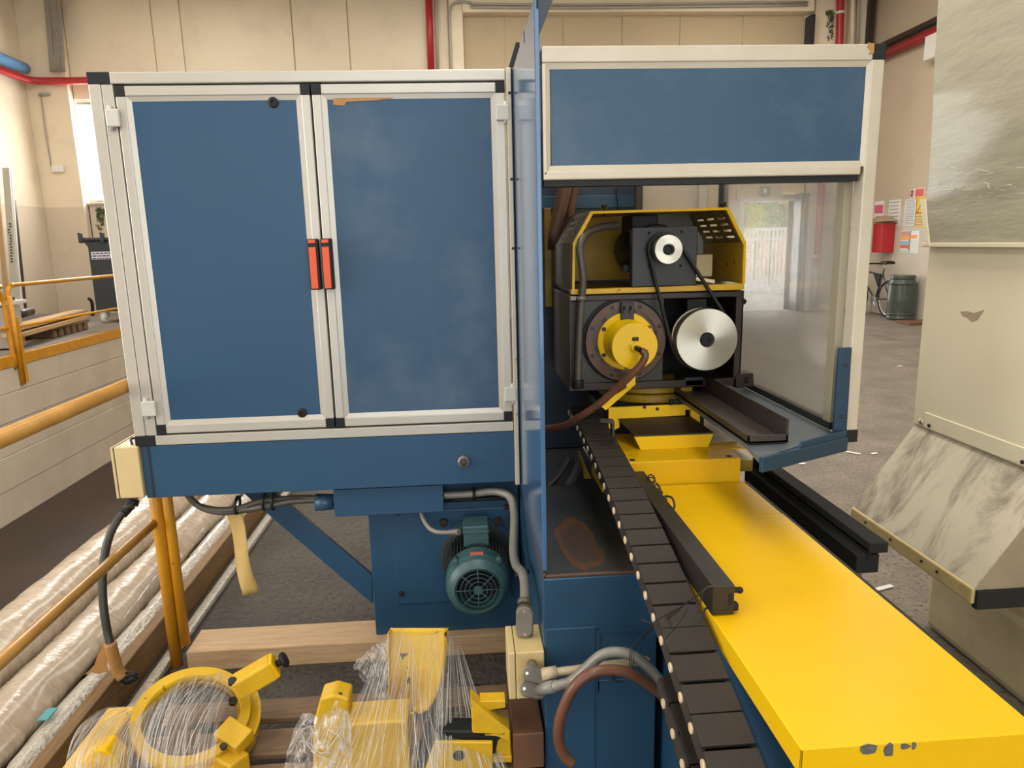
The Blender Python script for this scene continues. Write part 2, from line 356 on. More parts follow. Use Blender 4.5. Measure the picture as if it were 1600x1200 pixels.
def mat_film(name, dens, su, sv):
    """stretch film: mostly clear, milky and glossy along pulled creases (UV v runs along the pull)"""
    m = bpy.data.materials.new(name); m.use_nodes = True; nt = m.node_tree; nt.nodes.clear()
    out = nt.nodes.new('ShaderNodeOutputMaterial'); tr = nt.nodes.new('ShaderNodeBsdfTransparent')
    gl = nt.nodes.new('ShaderNodeBsdfGlossy'); gl.inputs['Roughness'].default_value = .22
    df = nt.nodes.new('ShaderNodeBsdfDiffuse'); df.inputs[0].default_value = (.85, .83, .80, 1)
    md = nt.nodes.new('ShaderNodeMixShader'); md.inputs[0].default_value = .45; nt.links.new(gl.outputs[0], md.inputs[1]); nt.links.new(df.outputs[0], md.inputs[2])
    tc = nt.nodes.new('ShaderNodeTexCoord'); mp = nt.nodes.new('ShaderNodeMapping'); mp.inputs['Scale'].default_value = (su, sv, 1); nt.links.new(tc.outputs['UV'], mp.inputs[0])
    n = nt.nodes.new('ShaderNodeTexNoise'); n.inputs['Scale'].default_value = 1; n.inputs['Detail'].default_value = 5; n.inputs['Roughness'].default_value = .65; n.inputs['Distortion'].default_value = .3
    nt.links.new(mp.outputs[0], n.inputs['Vector'])
    r = nt.nodes.new('ShaderNodeMapRange'); r.inputs[1].default_value = .50; r.inputs[2].default_value = .68; r.inputs[3].default_value = dens*.3; r.inputs[4].default_value = min(.9, dens*3.0)
    nt.links.new(n.outputs[0], r.inputs[0])
    bp = nt.nodes.new('ShaderNodeBump'); bp.inputs['Strength'].default_value = .9; bp.inputs['Distance'].default_value = .01; nt.links.new(n.outputs[0], bp.inputs['Height']); nt.links.new(bp.outputs[0], gl.inputs['Normal'])
    mx = nt.nodes.new('ShaderNodeMixShader'); nt.links.new(r.outputs[0], mx.inputs[0]); nt.links.new(tr.outputs[0], mx.inputs[1]); nt.links.new(md.outputs[0], mx.inputs[2])
    nt.links.new(mx.outputs[0], out.inputs[0]); return m
M['film'] = mat_film('stretch_film', .24, 120, 2.0)
M['film_crumple'] = mat_film('crumpled_film', .55, 18, 9)
M['crease_glint'] = mat('film_crease_highlight', (.80, .78, .74), .12, spec=.8, coat=1)  # pale colour stands in for glints along film folds
M['crease_glint'].node_tree.nodes['Principled BSDF'].inputs['Alpha'].default_value = .55
M['rollwrap'] = mat('wrapped_roll_film', (.50, .41, .31), .22, c2=(.35, .27, .195), scale=3.2, amt=.7, bump=.8, bscale=3.0, stretch=(3, 9, 3), coat=.6)
M['bubble'] = mat('bubble_wrap', (.60, .55, .47), .28, c2=(.45, .40, .33), scale=30, amt=.7, bump=1.0, bscale=55, coat=.5)

# ================================================================== SETTING
LW, RW, BW, FW, CZ = -7.95, 8.28, 14.6, -7.0, 6.2
PX, PF, PZ = -5.44, -1.55, .364          # pit wall face, pit floor, platform height
SX = -1.86                               # hall slab edge
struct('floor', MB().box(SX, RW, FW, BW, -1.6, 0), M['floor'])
struct('floor_pit', MB().box(PX, SX, FW, BW, -1.7, PF), M['pit'])
struct('floor_platform', MB().box(LW, PX-.06, FW, BW, -1.7, PZ), M['platform'])
wp = struct('wall_pit', MB().box(PX-.06, PX-.02, FW, BW, PF, PZ-.02), M['pitwall'])
zz = [PF, -1.17, -.78, -.40, -.06, PZ-.128]
for i in range(5):
    j = (0, .006, -.002, .004, 0)[i]
    part('concrete_board', MB().box(PX-.03, PX+j, FW, BW, zz[i]+.004, zz[i+1]-.004, .004), M['pitwall'], wp)
struct('trim_1', MB().box(PX-.06, PX+.012, FW, BW, PZ-.128, PZ+.006, .004), M['orange_steel'])
struct('ceiling', MB().box(LW-.3, RW+.3, FW-.3, BW+.5, CZ, CZ+.2), M['ceil'])
# back wall: backing with window_1 and gate openings, then the precast panels standing proud
WX0, WX1, WZ0, WZ1 = at(95, 158, y=BW).x+.03, -5.3, 2.51, 4.36
DX0, DX1, DZ1 = at(1160, 400, y=BW).x, at(1238, 400, y=BW).x, 2.27
b = MB(); y0, y1 = BW+.04, BW+.30
b.box(LW-.3, WX0, y0, y1, -1.6, CZ).box(WX0, WX1, y0, y1, -1.6, WZ0).box(WX0, WX1, y0, y1, WZ1, CZ)
b.box(WX1, DX0, y0, y1, -1.6, CZ).box(DX0, DX1, y0, y1, DZ1, CZ).box(DX1, RW+.3, y0, y1, -1.6, CZ)
wb = struct('wall_back', b, M['wall'])
def bx_(px, py=60): return at(px, py, y=BW).x
xs = [bx_(110, 120), bx_(240), bx_(285), bx_(458), bx_(545), bx_(668)]
for i in range(5):
    a_, c_ = xs[i]+.012, xs[i+1]-.012
    if i == 0:   # panel over the window
        part('wall_panel', MB().box(a_, c_, BW, BW+.05, WZ1+.03, CZ, .004), M['wall'], wb)
        part('wall_panel', MB().box(a_, WX0, BW, BW+.05, -1.5, WZ1+.03, .004), M['wall'], wb)
        part('wall_panel', MB().box(WX0, c_, BW, BW+.05, -1.5, WZ0-.03, .004), M['wall'], wb)
    else:
        part('wall_panel', MB().box(a_, c_, BW-(.006 if i == 2 else 0), BW+.05, -1.5, CZ, .004), M['wall'], wb)
part('pilaster', MB().box(LW, xs[0], BW-.16, BW+.04, -1.5, CZ, .01), M['wall'], wb)
# projecting bay with pipes, then a recessed sliding-door bay under a long lintel
b = MB().box(bx_(668)+.01, bx_(700), BW-.02, BW+.04, -1.5, CZ)
b.box(bx_(703), bx_(724), BW-.14, BW+.04, -1.5, CZ, .01)
part('pilaster', b, M['wall'], wb)
xr = [bx_(724), bx_(789), bx_(880), bx_(972), bx_(1062), bx_(1160), bx_(1256)]
zr = at(960, 24, y=BW).z
for i in range(6):
    a_, c_ = xr[i]+.008, xr[i+1]-.008
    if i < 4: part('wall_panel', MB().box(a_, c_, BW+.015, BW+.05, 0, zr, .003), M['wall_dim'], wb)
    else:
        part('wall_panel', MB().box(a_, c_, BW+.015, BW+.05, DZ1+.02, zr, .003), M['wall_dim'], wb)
part('lintel', MB().box(bx_(724), bx_(1262), BW-.22, BW+.04, zr, zr+.26, .01), M['wall'], wb)
part('lintel', MB().box(bx_(724), bx_(1262), BW-.12, BW+.04, zr+.27, CZ, .01), M['wall'], wb)
for k, (px0, px1, dy) in enumerate(((1268, 1302, .10), (1322, 1356, .08))):
    part('pilaster', MB().box(bx_(px0), bx_(px1), BW-dy, BW+.04, 0, CZ, .01), M['wall'], wb)
struct('wall_right', MB().box(RW, RW+.3, FW, BW+.3, -.2, CZ), M['wall_r'])
struct('wall_left', MB().box(LW-.3, LW, FW, -3.9, -1.6, CZ).box(LW-.3, LW, 1.9, BW+.3, -1.6, CZ).box(LW-.3, LW, -3.9, 1.9, -1.6, PZ).box(LW-.3, LW, -3.9, 1.9, 4.6, CZ), M['wall'])
b = MB(); y0, y1 = FW-.3, FW
b.box(LW-.3, -2.4, y0, y1, -1.6, CZ).box(4.8, RW+.3, y0, y1, -.2, CZ).box(-2.4, 4.8, y0, y1, 5.0, CZ)
struct('wall_front', b, M['wall'])
# window
wn = struct('window_1', MB().box(WX0, WX1, BW+.12, BW+.13, WZ0, WZ1), M['window'])
b = MB()
for a_, c_, d_, e_ in ((WX0-.02, WX0+.05, WZ0, WZ1), (WX1-.05, WX1+.02, WZ0, WZ1), (WX0, WX1, WZ0-.02, WZ0+.05), (WX0, WX1, WZ1-.05, WZ1+.02)):
    b.box(a_, c_, BW+.08, BW+.17, d_, e_, .005)
part('window_frame', b, M['greypipe'], wn)
part('window_sill', MB().box(WX0-.05, WX1+.05, BW-.05, BW+.1, WZ0-.06, WZ0-.015, .004), M['greypipe'], wn)
# gate opening frame
dr = struct('door_1', MB().box(DX0-.10, DX0, BW-.03, BW+.32, 0, DZ1+.04, .005).box(DX0, DX1, BW-.03, BW+.32, DZ1, DZ1+.05, .005), M['offwhite'])
part('door_edge', MB().box(DX1, DX1+.09, BW-.06, BW+.30, 0, at(1238, 302, y=BW).z, .005), M['charcoal'], dr, 'dark sliding gate edge')
part('door_jamb', MB().box(DX1+.10, DX1+.26, BW-.10, BW+.05, 0, at(1250, 302, y=BW).z, .01), M['offwhite'], dr)
struct('ground_outside', MB().box(-14, 24, BW+.3, 60, -.15, -.02), M['paving'])

# ================================================================== MACHINE
YC, YF, YM, YH = 2.38, 1.72, 2.508, 2.30      # cabinet front, guard/base front, motor pedestal front, headstock front
def X(px, py, y): return at(px, py, y=y).x
def Z(px, py, y): return at(px, py, y=y).z
def rect(mb, y, px0, py0, px1, py1, d0, d1, bev=0):
    """axis-aligned box whose front face has these picture corners on the plane y"""
    a, c = at(px0, py0, y=y), at(px1, py1, y=y)
    return mb.box(min(a.x, c.x), max(a.x, c.x), y+d0, y+d1, min(a.z, c.z), max(a.z, c.z), bev)
def poly(mb, pts, y, d, bev=0): return mb.prism(ats(pts, y=y), (0, d, 0), bev)

# ---------------- electrical cabinet
cx0, cx1 = X(137, 132, YC), X(789, 106, YC); cz0, cz1 = Z(225, 697, YC), Z(480, 110, YC)
cab = root('electrical_cabinet', 'blue two-door electrical cabinet with cream aluminium frame and red handles', 'cabinet', ((cx0+cx1)/2, YC+.25, cz0))
part('body', MB().box(cx0+.012, cx1-.004, YC+.022, YC+.50, cz0+.01, cz1-.006, .004), M['black'], cab)
SW, TW, BW_ = .072, .034, .034
part('stile', MB().box(cx0, cx0+.036, YC, YC+.05, cz0+.034, cz1-.034, .003).box(cx0+.037, cx0+SW, YC+.002, YC+.05, cz0+.034, cz1-.034, .003), M['alu'], cab)
part('rail', MB().box(cx0+SW-.006, cx1, YC, YC+.05, cz1-TW, cz1, .003), M['alu'], cab)
part('rail', MB().box(cx0+SW-.006, cx1, YC, YC+.05, cz0, cz0+BW_, .003), M['alu'], cab)
part('corner_cap', MB().box(cx0-.001, cx0+SW-.006, YC-.001, YC+.05, cz1-TW, cz1+.001, .002), M['black'], cab)
part('corner_cap', MB().box(cx0-.001, cx0+SW-.006, YC-.001, YC+.05, cz0-.001, cz0+BW_, .002), M['black'], cab)
xm = X(504, 395, YC)                       # meeting line of the doors
def cab_door(x0, x1, lab, hx0, hx1):
    z0, z1 = cz0+BW_+.006, cz1-TW-.006
    p = part('door', MB().box(x0+.03, x1-.03, YC+.008, YC+.02, z0+.03, z1-.03), M['blue'] if hx1 < xm+.005 else M['blue_dusty'], cab, lab)
    fw = .034
    fr = MB()
    fr.box(x0, x0+fw-.006, YC, YC+.03, z0+fw-.004, z1-fw+.004, .003).box(x1-fw+.006, x1, YC, YC+.03, z0+fw-.004, z1-fw+.004, .003)
    fr.box(x0+fw-.006, x1-fw+.006, YC, YC+.03, z1-fw+.004, z1, .003).box(x0+fw-.006, x1-fw+.006, YC, YC+.03, z0, z0+fw-.004, .003)
    # bevelled glazing bead inside the frame
    a, c = fw-.006, fw+.011
    O = [(x0+a, z0+a), (x1-a, z0+a), (x1-a, z1-a), (x0+a, z1-a)]; I = [(x0+c, z0+c), (x1-c, z0+c), (x1-c, z1-c), (x0+c, z1-c)]
    for i in range(4):
        j = (i+1) % 4
        fr.prism([(O[i][0], YC+.003, O[i][1]), (O[j][0], YC+.003, O[j][1]), (I[j][0], YC+.007, I[j][1]), (I[i][0], YC+.007, I[i][1])], (0, .006, 0))
    part('door_frame', fr, M['alu'], p)
    for xa in (x0-.001, x1-fw+.005):
        for za in (z0-.001, z1-fw+.003):
            part('corner_cap', MB().box(xa, xa+fw-.004, YC-.0015, YC+.03, za, za+fw-.002, .002), M['black'], p)
    hz0, hz1 = Z(500, 452, YC), Z(500, 373, YC)
    hb = MB().box(hx0, hx1, YC-.030, YC-.001, hz0, hz1, .004)
    h = part('handle', hb, M['black'], p)
    part('handle_inlay', MB().box(hx0+.005, hx1-.008, YC-.033, YC-.029, hz0+.004, hz1-.026, .001).box(hx0+.005, hx1-.008, YC-.033, YC-.029, hz1-.014, hz1-.003, .001), M['red_handle'], p, 'red handle inlay')
    return p
dL = cab_door(cx0+SW+.005, xm-.003, 'clean blue door with two black keyholes', xm-.042, xm-.007)
dR = cab_door(xm+.003, cx1-.003, 'dusty blue door with a tape remnant along its top', xm+.0, xm+.035)
for px, py in ((427, 160), (472, 645)):
    c = at(px, py, y=YC+.008)
    part('keyhole', MB().lathe([(0, .0165), (.004, .016), (.006, .012), (.006, .007), (.002, .006), (.002, 0)], (c.x, YC+.008, c.z), (0, -1, 0), 28), M['black'], dL)
def hinge(px0, py0, px1, py1, d):
    b = MB(); rect(b, YC, px0, py0, px1, py1, -.014, .0, .004)
    a, c = at(px0, py0, y=YC), at(px1, py1, y=YC); xx = (a.x if d is dL else c.x)
    xx = xx+.012 if d is dL else xx-.012
    b.cyl((xx, YC-.006, c.z-.010), (xx, YC-.006, a.z+.010), .007, n=16)
    part('hinge', b, M['hinge'], d)
hinge(166, 171, 191, 199, dL); hinge(222, 626, 247, 649, dL); hinge(774, 164, 796, 189, dR); hinge(788, 604, 807, 626, dR)
t_ = MB(); poly(t_, [(520, 150), (620, 148), (612, 154), (585, 157), (541, 159), (538, 165), (521, 164)], YC+.006, .001)
part('tape_remnant', t_, M['tape_old'], dR)
# cream-and-blue plinth duct under the cabinet
z0d, z1d = Z(220, 779, YC+.004), cz0-.002
duct = root('cabinet_plinth', 'long blue sheet-metal plinth duct under the two-door cabinet', 'duct', ((cx0+cx1)/2, YC+.2, z0d))
part('front_panel', MB().box(cx0+.012, cx1+.004, YC+.004, YC+.42, z0d, z1d, .003), M['blue'], duct)
part('joint_strip', MB().box(cx0+.034, cx0+.040, YC+.001, YC+.006, z0d+.002, z1d-.002), M['charcoal'], duct)
c = at(724, 720, y=YC+.004)
pf = part('cable_gland', MB().lathe([(0, .019), (.006, .022), (.012, .022), (.016, .017), (.022, .017), (.022, .012), (.005, .011), (.005, 0)], (c.x, c.y, c.z), (.1, -1, .05), 8), M['fitting'], duct, 'brass cable gland')
part('thread_collar', MB().ring((c.x, c.y-.0235, c.z), (0, 1, 0), .0135, .010, .004, 24), M['brown_cast'], pf)
# cream end box of the duct
ex0, ex1 = X(171, 700, YC-.01), cx0+.010; ez0, ez1 = Z(195, 779, YC-.01), Z(190, 699, YC-.01)
eb = root('terminal_box', 'plain cream terminal box on the left end of the blue plinth duct', 'box', ((ex0+ex1)/2, YC+.08, ez0))
part('housing', MB().box(ex0+.012, ex1, YC-.01, YC+.17, ez0, ez1, .004), M['cream'], eb)
part('lid', MB().box(ex0, ex0+.010, YC-.01, YC+.17, ez0, ez1, .003), M['cream'], eb)
part('gasket', MB().box(ex0+.009, ex0+.013, YC-.008, YC+.168, ez0+.002, ez1-.002), M['charcoal'], eb)
part('wire_clip', MB().tube([(ex1-.03, YC+.02, ez1+.002), (ex1-.045, YC+.05, ez1+.012), (ex1-.03, YC+.09, ez1+.008), (ex1-.055, YC+.12, ez1+.003)], .004, 8), M['bolt'], eb)
# corner post between cabinet and panel
pst = root('corner_post', 'worn narrow cream post between the cabinet and the blue splash panel', 'post', (X(800, 400, YC-.012), YC, Z(812, 758, YC-.012)))
pz0, pz1 = Z(810, 758, YC-.012), Z(797, 105, YC-.012); px0_, px1_ = cx1+.002, X(807, 400, YC-.012)-.005
part('profile', MB().box(px0_, px1_, YC-.012, YC+.03, pz0, pz1, .003), M['alu_old'], pst)
for py in (145, 280, 388, 560, 646):
    c = at(0, 0, y=YC-.012); zc = Z(802, py, YC-.012)
    part('screw', MB().lathe([(0, .005), (.002, .0045), (.003, .002), (.003, 0)], ((px0_+px1_)/2+.002, YC-.012, zc), (0, -1, 0), 12), M['zinc'] if py > 500 else M['bolt'], pst)

part('seal', MB().box(px1_, px1_+.006, YC-.006, YC+.03, pz0, pz1), M['dark'], pst)
# ---------------- splash panel (thin vertical blue sheet running in depth)
xs_ = X(846.5, 300, YF)
PT = .012
pzb = .70
sp = root('splash_panel', 'tall glossy blue sheet standing edge-on between cabinet and yellow headstock', 'panel', (xs_-PT/2, 2.05, pzb))
pts = [at(850, 880, x=xs_-PT), at(812, 762, x=xs_-PT), at(804, 104, x=xs_-PT), at(833, 0, x=xs_-PT)]
yb = YC-.015
prof = [(YF, pzb), (yb, pzb), (yb, pts[2].z), (pts[3].y, pts[3].z), (YF+.02, pts[3].z+.30), (YF, pts[3].z+.30)]
xbk = X(807, 400, yb); fx = lambda y: (xs_-PT)+(xbk-xs_+PT)*(y-YF)/(yb-YF)
part('sheet', MB().prism([(fx(y), y, z) for y, z in prof], (PT, 0, 0), .002), M['blue_gloss'], sp)
a = at(803, 66, y=YC)
part('rear_gusset', MB().prism([(X(795, 104, YC+.05), YC+.05, Z(795, 104, YC+.05)), (X(812, 104, YC+.05), YC+.05, Z(812, 104, YC+.05)), (X(812, 66, YC+.05), YC+.05, Z(812, 66, YC+.05)), (X(806, 66, YC+.05), YC+.05, Z(806, 66, YC+.05))], (0, .012, 0)), M['black'], sp)
part('top_flap', MB().prism([at(843, 54, y=YF), at(841, -60, y=YF), at(892, -60, y=YF), at(864, 0, y=YF)], (0, .012, 0)), mat('dark_flap_paint', (.03, .045, .06), .5), sp)
for px, py in ((819.5, 58), (838, 2)):
    q = at(px, py, x=xs_-PT-.0005); part('slot', MB().box(fx(q.y)-.001, fx(q.y)+.003, q.y-.003, q.y+.003, q.z-.014, q.z+.014), M['black'], sp)

# ---------------- guard enclosure with hazy side window
gx0, gx1 = X(848, 180, YF), X(1384, 80, YF); gz1 = Z(1100, 70, YF); gz0 = Z(1100, 277, YF); gzb = Z(1328, 690, YF)
GX = gx1-.006
ge = root('guard_enclosure', 'cream-framed machine guard with blue top panel and hazy side window', 'guard', ((gx0+gx1)/2, 2.2, gzb))
GB = 2.68
part('top_panel', MB().box(gx0+.02, gx1-.02, YF+.008, YF+.02, gz0+.015, gz1-.015), M['blue_dusty'], ge)
part('frame_rail', MB().box(gx0, gx1-.030, YF, YF+.045, gz1-.036, gz1, .003), M['alu_old'], ge)
part('frame_rail', MB().box(gx0, gx1-.040, YF, YF+.045, gz0, gz0+.020, .003), M['alu_old'], ge)
part('frame_stile', MB().box(gx0, gx0+.009, YF, YF+.045, gz0+.012, gz1-.037, .002), M['alu_old'], ge)
part('frame_post', MB().box(gx1-.032, gx1, YF, YF+.045, gzb+.03, gz1-.034, .003), M['alu_old'], ge)
part('corner_cap', MB().box(gx1-.031, gx1+.001, YF-.001, YF+.045, gz1-.034, gz1+.001, .002), M['black'], ge)
part('corner_cap', MB().box(gx1-.028, gx1+.002, YF-.001, YF+.045, gzb-.002, gzb+.032, .002), M['black'], ge)
O = [(gx0+.008, gz0+.019), (gx1-.031, gz0+.019), (gx1-.031, gz1-.035), (gx0+.008, gz1-.035)]
d = .014; I = [(O[0][0]+d*.7, O[0][1]+d), (O[1][0]-d*.7, O[1][1]+d), (O[2][0]-d*.7, O[2][1]-d), (O[3][0]+d*.7, O[3][1]-d)]
fr = MB()
for i in range(4):
    j = (i+1) % 4; fr.prism([(O[i][0], YF+.003, O[i][1]), (O[j][0], YF+.003, O[j][1]), (I[j][0], YF+.007, I[j][1]), (I[i][0], YF+.007, I[i][1])], (0, .006, 0))
part('glazing_bead', fr, M['alu_old'], ge)
part('seal', MB().box(gx0+.002, gx1-.040, YF+.012, YF+.05, gz0-.014, gz0+.002), M['black'], ge)
rp = MB(); poly(rp, [(1357, 66.5), (1367, 68), (1367, 83), (1357, 86), (1360, 79), (1355, 74)], YF-.001, .002)
part('tape_remnant', rp, M['tape_old'], ge)
# side frame: window pane, inner post, base and head channels, rear posts
gwz0, gwz1 = gzb+.035, gz0+.012
part('window_post', MB().box(gx1-.052, gx1-.031, YF+.046, YF+.085, gzb+.04, gz0, .002), mat('olive_frame_shade', (.30, .27, .19), .45), ge)
part('window_pane', MB().box(GX-.022, GX-.018, YF+.07, GB-.01, gwz0, gwz1+.3), M['glass'], ge, 'hazy scuffed side window')
part('window_channel', MB().box(GX-.032, GX-.008, YF+.07, GB, gwz0-.022, gwz0, .002), M['charcoal'], ge)
part('roof_rail', MB().box(GX-.034, GX, YF+.045, GB, gz1-.036, gz1, .003), M['alu_old'], ge)
part('frame_post', MB().box(GX-.032, GX, GB, GB+.035, gzb, gz1, .003), M['charcoal'], ge)
# rear wall of the enclosure
y = GB+.01
b = MB(); rect(b, y, 1093, 275, 1102, 420, 0, .03, .002); part('rear_stile', b, M['alu'], ge)
b = MB(); rect(b, y, 1003, 100, 1093, 420, .01, .016); part('rear_pane', b, M['frost'], ge, 'frosted grey rear pane')
b = MB(); rect(b, y, 1104, 100, 1130, 420, .01, .016); part('rear_pane', b, mat('beige_rear_strip', (.55, .47, .35), .6), ge, 'narrow beige rear pane')
b = MB(); rect(b, y, 996, 100, 1003, 420, 0, .03, .002); part('rear_stile', b, M['charcoal'], ge)
# blue tray lip brackets at the lower right corner
b = MB(); yy = YF+.03
b.box(gx1-.066, gx1-.034, YF-.004, YF+.006, gzb+.02, Z(1325, 543, YF), .002)
b.prism([(gx1-.034, YF-.004, gzb+.02), (gx1-.034, YF+.08, gzb+.02), (gx1-.034, YF+.08, Z(1325, 560, YF)), (gx1-.034, YF, Z(1325, 543, YF))], (.003, 0, 0))
br = part('corner_bracket', b, M['blue_dark'], ge, 'dark blue corner bracket')
for py in (570, 650):
    part('bolt', MB().lathe([(0, .005), (.003, .0045), (.004, 0)], (gx1-.046, YF-.004, Z(1325, py, YF)), (0, -1, 0), 12), M['bolt'], br)

# ---------------- machine bed: base block, oil tray, side tray, black way, splash parts
zb = Z(848, 905, YF)            # top of the base block
bx0 = X(848, 905, YF); bx1 = bx0+.31
bed = root('machine_bed', 'blue machine base block under the splash panel, oil-stained on top', 'machine', ((bx0+bx1)/2, 2.4, 0))
part('base_block', MB().box(bx0, bx1, YF, 3.3, 0, zb, .004), M['blue_base'], bed)
part('base_block', MB().box(bx1-.01, 1.0, 1.90, 3.3, 0, zb-.12, .004), M['blue_base'], bed)
# beam pedestal under the yellow cover
part('pedestal', MB().box(.512, .83, .99, 1.95, 0, .76, .004), M['blue_base'], bed, 'plain blue pedestal under the yellow cover')
# raised rim and stained pan on the block top
m_st = mat('oily_pan', (.030, .036, .040), .22, c2=(.055, .062, .065), scale=4, amt=.8, rvar=.2)
nt = m_st.node_tree; bs = nt.nodes['Principled BSDF']; src = bs.inputs['Base Color'].links[0].from_socket
tc = nt.nodes.new('ShaderNodeTexCoord'); mp = nt.nodes.new('ShaderNodeMapping'); nt.links.new(tc.outputs['Object'], mp.inputs[0])
n = nt.nodes.new('ShaderNodeTexNoise'); n.inputs['Scale'].default_value = 9; n.inputs['Detail'].default_value = 6; nt.links.new(mp.outputs[0], n.inputs['Vector'])
grd = nt.nodes.new('ShaderNodeTexGradient'); grd.gradient_type = 'SPHERICAL'
mp2 = nt.nodes.new('ShaderNodeMapping'); sc1 = at(905, 850, z=zb)-bed.location; mp2.inputs['Scale'].default_value = (13, 3.6, 0); mp2.inputs['Location'].default_value = (-13*sc1.x, -3.6*sc1.y, 0)
nt.links.new(tc.outputs['Object'], mp2.inputs[0]); nt.links.new(mp2.outputs[0], grd.inputs[0])
ad = nt.nodes.new('ShaderNodeMath'); ad.operation = 'MULTIPLY_ADD'; ad.inputs[1].default_value = .9; nt.links.new(n.outputs[0], ad.inputs[0]); nt.links.new(grd.outputs[0], ad.inputs[2])
cr = nt.nodes.new('ShaderNodeValToRGB'); e = cr.color_ramp.elements; e[0].position = .70; e[0].color = (0, 0, 0, 1); e[1].position = .73; e[1].color = (1, 1, 1, 1)
e2 = cr.color_ramp.elements.new(.86); e2.color = (.9, .9, .9, 1); e3 = cr.color_ramp.elements.new(.90); e3.color = (.4, .4, .4, 1)
nt.links.new(ad.outputs[0], cr.inputs[0])
x = nt.nodes.new('ShaderNodeMix'); x.data_type = 'RGBA'; x.inputs[7].default_value = (.12, .058, .03, 1); nt.links.new(src, x.inputs[6]); nt.links.new(cr.outputs[0], x.inputs[0]); nt.links.new(x.outputs[2], bs.inputs['Base Color'])
part('oil_pan', MB().box(bx0+.012, bx1-.006, YF+.014, 3.2, zb, zb+.002), m_st, bed, 'oil-stained pan')
part('rim', MB().box(bx0+.001, bx0+.010, YF+.002, 2.9, zb, zb+.014, .002).box(bx0+.002, bx1-.01, YF+.002, YF+.012, zb, zb+.008, .002), M['rust'], bed, 'rusty rim of the oil pan')
# sunk cover plates on the front of the block
b = MB(); rect(b, YF, 852, 983, 930, 1200, -.003, .002, .002); part('cover_plate', b, M['blue_base'], bed)
b = MB(); rect(b, YF, 933, 1062, 1010, 1079, -.004, .002, .002); rect(b, YF, 933, 983, 936, 1079, -.004, .002); rect(b, YF, 933, 983, 1010, 985, -.003, .002); part('cover_plate', b, M['blue_base'], bed)
sc_ = MB(); q = lambda px, py: at(px, py, y=YF-.006)
sc_.tube([q(951, 1056), q(955, 1053), q(958, 1059), q(962, 1055)], .0012, 6, 4); sc_.tube([q(954, 1064), q(960, 1061), q(964, 1066), q(969, 1064), q(973, 1067)], .0012, 6, 4)
part('pen_scribble', sc_, M['black'], bed, 'black pen scribble')
# side tray: grey-blue table, lip, trough
zt = Z(1332, 690, YF)+.012
c4 = [at(1186, 716, z=zt), at(1313, 678, z=zt)]
tz = zt+.004; k0, k1 = at(1168, 694, z=tz), at(1226, 688, z=tz)
tr = MB(); tr.prism([(GX-.03, c4[1].y, zt-.012), (GX-.03, GB, zt-.012), (k0.x+.002, GB, zt-.012), (k0.x+.002, k0.y+.01, zt-.012), (c4[0].x, c4[0].y, zt-.012)], (0, 0, .012))
part('side_tray', tr, M['tray'], bed, 'grey-blue side tray')
lp = MB(); a, c = c4[0], Vector((gx1-.034, YF+.0, zt)); dv = (c-a).normalized(); nrm = Vector((dv.y, -dv.x, 0))*.012
lp.prism([a+Vector((0, 0, .004)), c+Vector((0, 0, .004)), c+Vector((0, 0, -.034)), a+Vector((0, 0, -.034))], nrm, .002)
lp.prism([a.lerp(c, .42)+Vector((0, 0, .003)), c+Vector((0, 0, .003)), c+Vector((0, 0, .022)), a.lerp(c, .46)+Vector((0, 0, .018))], nrm*.6, .001)
part('tray_lip', lp, M['blue_dark'], bed, 'blue folded lip of the side tray')
tg = MB(); yn, yf_ = k0.y, GB-.05; tx0, tx1 = k0.x, k1.x
tg.box(tx0, tx1, yn, yf_, tz, tz+.006).box(tx1-.006, tx1, yn, yf_, tz, tz+.062, .001).box(tx0, tx1, yn, yn+.006, tz, tz+.022, .001).box(tx0, tx0+.006, yn, yf_, tz, tz+.022, .001)
part('trough', tg, M['trough'], bed, 'dark brown drip trough')
# black way to the right of the yellow cover
wx = .985; w0, w1 = at(1362, 849, x=wx), at(1187, 729, x=wx)
wy = MB(); wy.box(wx-.004, wx+.045, w0.y, 2.3, w0.z-.028, w0.z, .003).box(wx-.030, wx+.03, w0.y+.01, 2.3, w0.z-.085, w0.z-.035, .003).box(wx-.004, wx+.004, w0.y+.006, 2.3, w0.z-.05, w0.z-.02)
part('guide_rail', wy, M['dark'], bed, 'black guide rail beside the yellow cover')
part('round_boss', MB().cyl((wx-.02, w0.y+.05, w0.z-.12), (wx-.02, w0.y+.09, w0.z-.12), .035, n=28, bev=.004), mat('olive_boss', (.13, .14, .09), .5), bed)
part('shade_block', MB().box(.86, wx-.01, 1.2, 2.25, .3, .66, .004), M['black'], bed, 'black block standing in for shade below the guide rail')  # near-black box put in for the shade under the rail

# ---------------- yellow telescopic cover (long table in front)
zy = .81
f0 = at(1250, 1171, z=zy); fr_ = at(1600, 1119, z=zy)
bxl, bxr = f0.x+.002, fr_.x; byn, byf = f0.y, at(1160, 751, z=zy).y
yc = root('table_cover', 'long flat bright yellow way cover reaching towards the viewer', 'cover', ((bxl+bxr)/2, (byn+byf)/2, zy-.08))
ysm = at(1140, 806, z=zy).y
def cover(name, y0, y1, dz, fall):
    b = MB(); t = .004
    b.box(bxl, bxr, y0, y1, zy-.004-dz, zy-dz, .0018)
    b.box(bxl, bxl+t, y0, y1, zy-fall-dz, zy-.001-dz, .0015)
    b.box(bxr-t, bxr, y0, y1, zy-fall-dz, zy-.001-dz, .0015)
    if y0 == byn: b.box(bxl, bxr, y0, y0+t, zy-.10, zy-.001, .0015)
    return part(name, b, M['yellow'], yc)
c1 = cover('cover_section', byn, ysm, 0, .045); cover('cover_section', ysm+.004, byf-.004, .002, .045)
